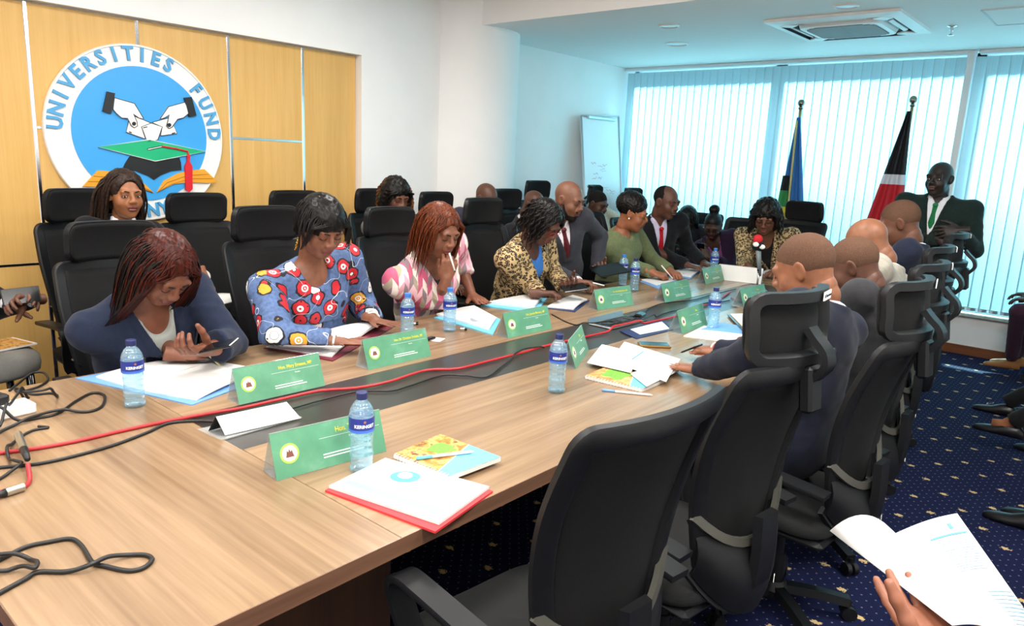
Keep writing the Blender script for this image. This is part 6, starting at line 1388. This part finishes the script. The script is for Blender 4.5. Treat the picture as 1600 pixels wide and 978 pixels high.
cable('black_cable', 'black cable winding round the metal microphone plug', [(60, 668), (75, 670), (50, 675), (25, 690), (12, 708), (18, 725), (35, 732), (15, 742), (-10, 756)], .0042, M_CBK)
cable('red_cable', 'short red cable between two metal microphone plugs', [(45, 740, .02), (46, 755), (30, 768), (0, 772), (-40, 785)], .0058, M_CRD)
def xlr(label, a, b, lift=0.0):
    A, B = np.array(px(*a)), np.array(px(*b)); A[2] = B[2] = TZ+.011+lift; d = nrm(B-A); t = thing('microphone_plug', label, 'plug', (*A[:2], TZ)); L = np.linalg.norm(B-A)
    put('metal_shell', MB().cyl(A, A+d*L*.62, .0105, seg=16), plain('nickel', 'b9b4a8', .3, .9), t, 40, True); put('rubber_boot', MB().cyl(A+d*L*.62, B, .0105, .007, seg=14), M_CBK, t, True, True)
xlr('silver microphone plug lying across the black cable', (30, 697), (45, 737), .024); xlr('silver microphone plug at the end of the short red cable', (38, 767), (-8, 782))
p = px(12, 650); t = thing('extension_socket', 'white extension socket with a black plug at the table edge', 'socket', (p[0], p[1], TZ)); put('socket_body', MB().box((p[0], p[1]-.04, TZ+.018), (.08, .22, .036), (0, 0, .1), ch=.006), M_PAPER, t, world=True); put('plug', MB().box((p[0]-.02, p[1]-.02, TZ+.052), (.045, .06, .034), (0, 0, .3), ch=.008), M_CBK, t, world=True)

# ---------------------------------------------------------------- document in the reader's hands
t = thing('held_document', 'open white printed document held over the carpet', 'document', tuple(aty(1480, 900, 1.45)))
dc = {k_: aty(*v, Y) for k_, v, Y in (('a', (1297, 830), 1.45), ('b', (1350, 800), 1.50), ('s', (1398, 835), 1.50), ('c', (1495, 803), 1.70), ('d', (1640, 1010), 1.36), ('e', (1575, 1000), 1.24), ('m', (1488, 978), 1.21))}
def lw(u, v):
    top = (1-u)**2*dc['a']+2*u*(1-u)*(dc['b']+np.array((0, 0, .03)))+u*u*dc['s']; bot = (1-u)*dc['m']+u*dc['e']; bot = bot+np.array((0, 0, .012))*math.sin(u*PI); return top*(1-v)+bot*v
put('left_page', MB().slab(lw, 12, 4, .0015), M_PAPER, t, True, True)
def rw(u, v):
    top = dc['s']*(1-u)+dc['c']*u; bot = dc['e']*(1-u)+dc['d']*u; q = top*(1-v)+bot*v; return q+np.array((0, 0, .006))*math.sin(u*PI)
put('right_page', MB().slab(rw, 10, 6, .002), M_PAPER, t, True, True); nn_ = nrm(np.cross(rw(.6, .5)-rw(.5, .5), rw(.5, .6)-rw(.5, .5))); nn_ = nn_ if nn_[2] > 0 else -nn_
def pr_(name, u0, u1, v0, v1, m): put(name, MB().slab(lambda u, v: rw(u0+(u1-u0)*u, v0+(v1-v0)*v)+nn_*.0036, 6, 3, .0006), m, t, world=True)
pr_('header_rule', .30, .93, .17, .185, M_BLUEP); pr_('header_mark', .70, .76, .08, .13, M_BLUEP)
for v_ in np.arange(.24, .50, .02): pr_('text_line', .32, .93, v_, v_+.007, plain('faint_text', '9aa6ba', .7))
for v_ in np.arange(.66, .95, .03): pr_('text_line', .45, .95, v_, v_+.010, plain('faint_blue_text', '8fb6d8', .7))
# booklet and papers beside the wall row
t = thing('upholstered_bench', 'light grey upholstered bench at the panelled wall', 'bench', (-4.30, .66, 0))
def cush(u, v):
    th = 2*PI*u; ph = (v-.5)*PI; sg = lambda x, p_: math.copysign(abs(x)**p_, x); return (.24*sg(math.cos(th), .45)*abs(math.cos(ph))**.25, .52*sg(math.sin(th), .45)*abs(math.cos(ph))**.25, .48+.075*sg(math.sin(ph), .6))
put('cushion', MB().grid(cush, 36, 11, closed_u=True), plain('grey_upholstery', '86847f', .95, noise=.12, nscale=200, bump=.3, bscale=700), t, True)
for x in (-.2, .2):
    for y in (-.46, .46): put('leg', MB().cyl((x, y, 0), (x*.95, y*.95, .43), .016, .02), M_BLACKP, t, True)
t = thing('picture_booklet', 'food picture booklet lying on the grey bench', 'booklet', (-4.28, 1.0, .555)); put('pages', MB().box((-4.28, 1.0, .560), (.21, .30, .008), (0, 0, .25)), M_PAPER, t, world=True); put('cover', MB().box((-4.28, 1.0, .5645), (.20, .27, .001), (0, 0, .25)), M_FOOD, t, world=True)
put('blue_corner', MB().prism([(-4.18, .90), (-4.20, .86), (-4.36, .84), (-4.39, .93)], .565, .5656), M_BLUEC, t, world=True)
c = atx(338, 480, -3.66)+np.array((.05, .03, .035)); t = thing('printed_papers', 'white papers on the lap of the braided woman', 'papers', tuple(c)); put('sheet_stack', MB().slab(lambda u, v: c+np.array((-.12+.24*v, -.14+.28*u, .02*math.sin(u*PI))), 6, 4, .006), M_PAPER, t, True, True); put('top_sheet', MB().slab(lambda u, v: c+np.array((-.11+.22*v, -.12+.26*u, .006+.02*math.sin(u*PI))), 6, 4, .001), M_PAPER2, t, True, True)
# shoe buckle
bq = A1-np.array((.17, 0, 0)); 
put('buckle', MB().tube([(bq[0]+sx*.018, bq[1]+sy*.020, .062+.006*sx) for sx, sy in ((-1, -1), (1, -1), (1, 1), (-1, 1))], .0035, 6, closed=True), M_CHROME, pa['body'], world=True)

# ---------------------------------------------------------------- flags and whiteboard
def m_band(name, stops, a, b, axis=2):
    k = N(name); s = k.sep(k.obj()); f = k.math('DIVIDE', k.math('SUBTRACT', s[axis], a), b-a); k.col(k.ramp(f, stops, 'CONSTANT')); k.p.inputs['Roughness'].default_value = .7; return k.m
def flag(label, bx, by, Y, make):
    p = aty(bx, by, Y); t = thing('flag_on_pole', label, 'flag', (p[0], p[1], 0))
    put('pole', MB().cyl((p[0], p[1], .03), (p[0], p[1], p[2]-.05), .014, seg=14), plain('brass_pole', 'cbb27a', .3, .7), t, True, True); put('finial', MB().ell((p[0], p[1], p[2]), (.034, .034, .036), seg=16, rings=12), plain('finial_steel', '8a8578', .25, .9), t, True, True); put('collar', MB().lathe([(.02, -.06), (.024, -.05), (.012, -.03)], tuple(p), 14), plain('finial_steel', '8a8578', .25, .9), t, 40, True)
    put('pole_base', MB().lathe([(.17, 0), (.16, .03), (.05, .05), (.018, .07)], (p[0], p[1], 0), 24), plain('brass_pole', 'cbb27a', .3, .7), t, 40, True); make(t, p)
def drape(p, z0, z1, w0, w1, lean, seed, nf=5, xo=0.0):
    """cloth hanging in folds from the pole: u across, v down"""
    def f(u, v):
        w_ = w0+(w1-w0)*v; x = p[0]+xo+(u-lean)*w_; return (x, p[1]-.03-.022*math.sin(u*nf*PI+seed)*(.4+v), z0+(z1-z0)*v-.06*(1-v)*abs(u-lean)*3*0)
    return f
def eac(t, p):
    f = drape(p, p[2]-.14, .55, .03, .42, .35, .3)
    put('cloth', MB().slab(f, 28, 14, .003), m_band('flag_blue', [(0, srgb('2f6fb4')), (1, srgb('3f82c8'))], 0, 3), t, True, True)
    g = lambda u, v: np.array(f(.02+.40*u, .36+.62*v))+np.array((-.012, -.03, 0)); x0 = p[2]
    put('stripe_band', MB().slab(g, 12, 14, .003), m_band('flag_stripes', [(0, srgb('c0303a')), (.22, srgb('2f8a4a')), (.34, srgb('d8c83a')), (.52, srgb('2f8a4a')), (.66, srgb('15161a')), (.84, srgb('e8eaea')), (.92, srgb('2f6fb4'))], .62, p[2]-.45), t, True, True)
    put('gold_fringe', MB().tube([np.array(f(.45, v))+np.array((-.004, -.022, 0)) for v in np.linspace(.02, .98, 20)], .010, 6), plain('gold_fringe', 'cdbb7a', .7), t, True, True)
def ken(t, p):
    f = drape(p, p[2]-.10, .55, .03, .46, .80, .8)
    put('cloth', MB().slab(f, 28, 30, .003), m_band('flag_bands', [(0, srgb('1f8a4a')), (.24, srgb('e9e9ec')), (.27, srgb('c4202e')), (.60, srgb('dcdce4')), (.655, srgb('15151a'))], .55, p[2]-.1), t, True, True)
flag('blue flag with a green, yellow and black band hanging on a brass pole', 1252, 161, 7.52, eac); flag('black, white and red flag hanging on a brass pole near the standing man', 1427, 156, 7.45, ken)
t = thing('whiteboard', 'white marker board with faint red notes leaning in the window corner', 'whiteboard', (-4.7, 6.95, 0))
TL, TR = atx(908, 181, -4.86), atx(966, 182, -4.86); bz = .35; BL, BR = TL+np.array((.24, 0, bz-TL[2])), TR+np.array((.24, 0, bz-TR[2]))
wb = lambda u, v: (TL*(1-u)+TR*u)*(1-v)+(BL*(1-u)+BR*u)*v; o_ = wb(0, 0); nw = nrm(np.cross(wb(1, 0)-o_, wb(0, 1)-o_)); nw = nw if nw[0] > 0 else -nw
put('board_panel', MB().slab(lambda u, v: wb(u, 1-v), 2, 2, .018), plain('board_white', 'eef2f4', .2), t, world=True)
for a_, b_ in (((0, 0), (1, 0)), ((0, 0), (0, 1)), ((1, 0), (1, 1)), ((0, 1), (1, 1))): put('board_frame', MB().cyl(wb(*a_)+nw*.004, wb(*b_)+nw*.004, .010, seg=8), plain('board_aluminium', 'c4ccd0', .35, .6), t, True, True)
put('paper_clamp', MB().box(tuple(wb(.5, .015)+nw*.02), (.03, .55, .03), ch=.006), plain('board_aluminium', 'c4ccd0', .35, .6), t, world=True)
rr = random.Random(5)
for i in range(16):
    u, v = rr.uniform(.2, .7), rr.uniform(.28, .5); put('marker_stroke', MB().tube([wb(u+.04*j, v+rr.uniform(-.008, .008))+nw*.002 for j in range(4)], .0022, 4), plain('marker_red', 'd89aa6', .7) if i % 3 else plain('marker_blue', 'a9bede', .7), t, world=True)
for u in (.12, .88): put('easel_leg', MB().cyl(wb(u, .6)-nw*.03, np.array((wb(u, 1)[0]+.08, wb(u, 1)[1], 0.0)), .012, seg=8), plain('board_aluminium', 'c4ccd0', .35, .6), t, True, True)
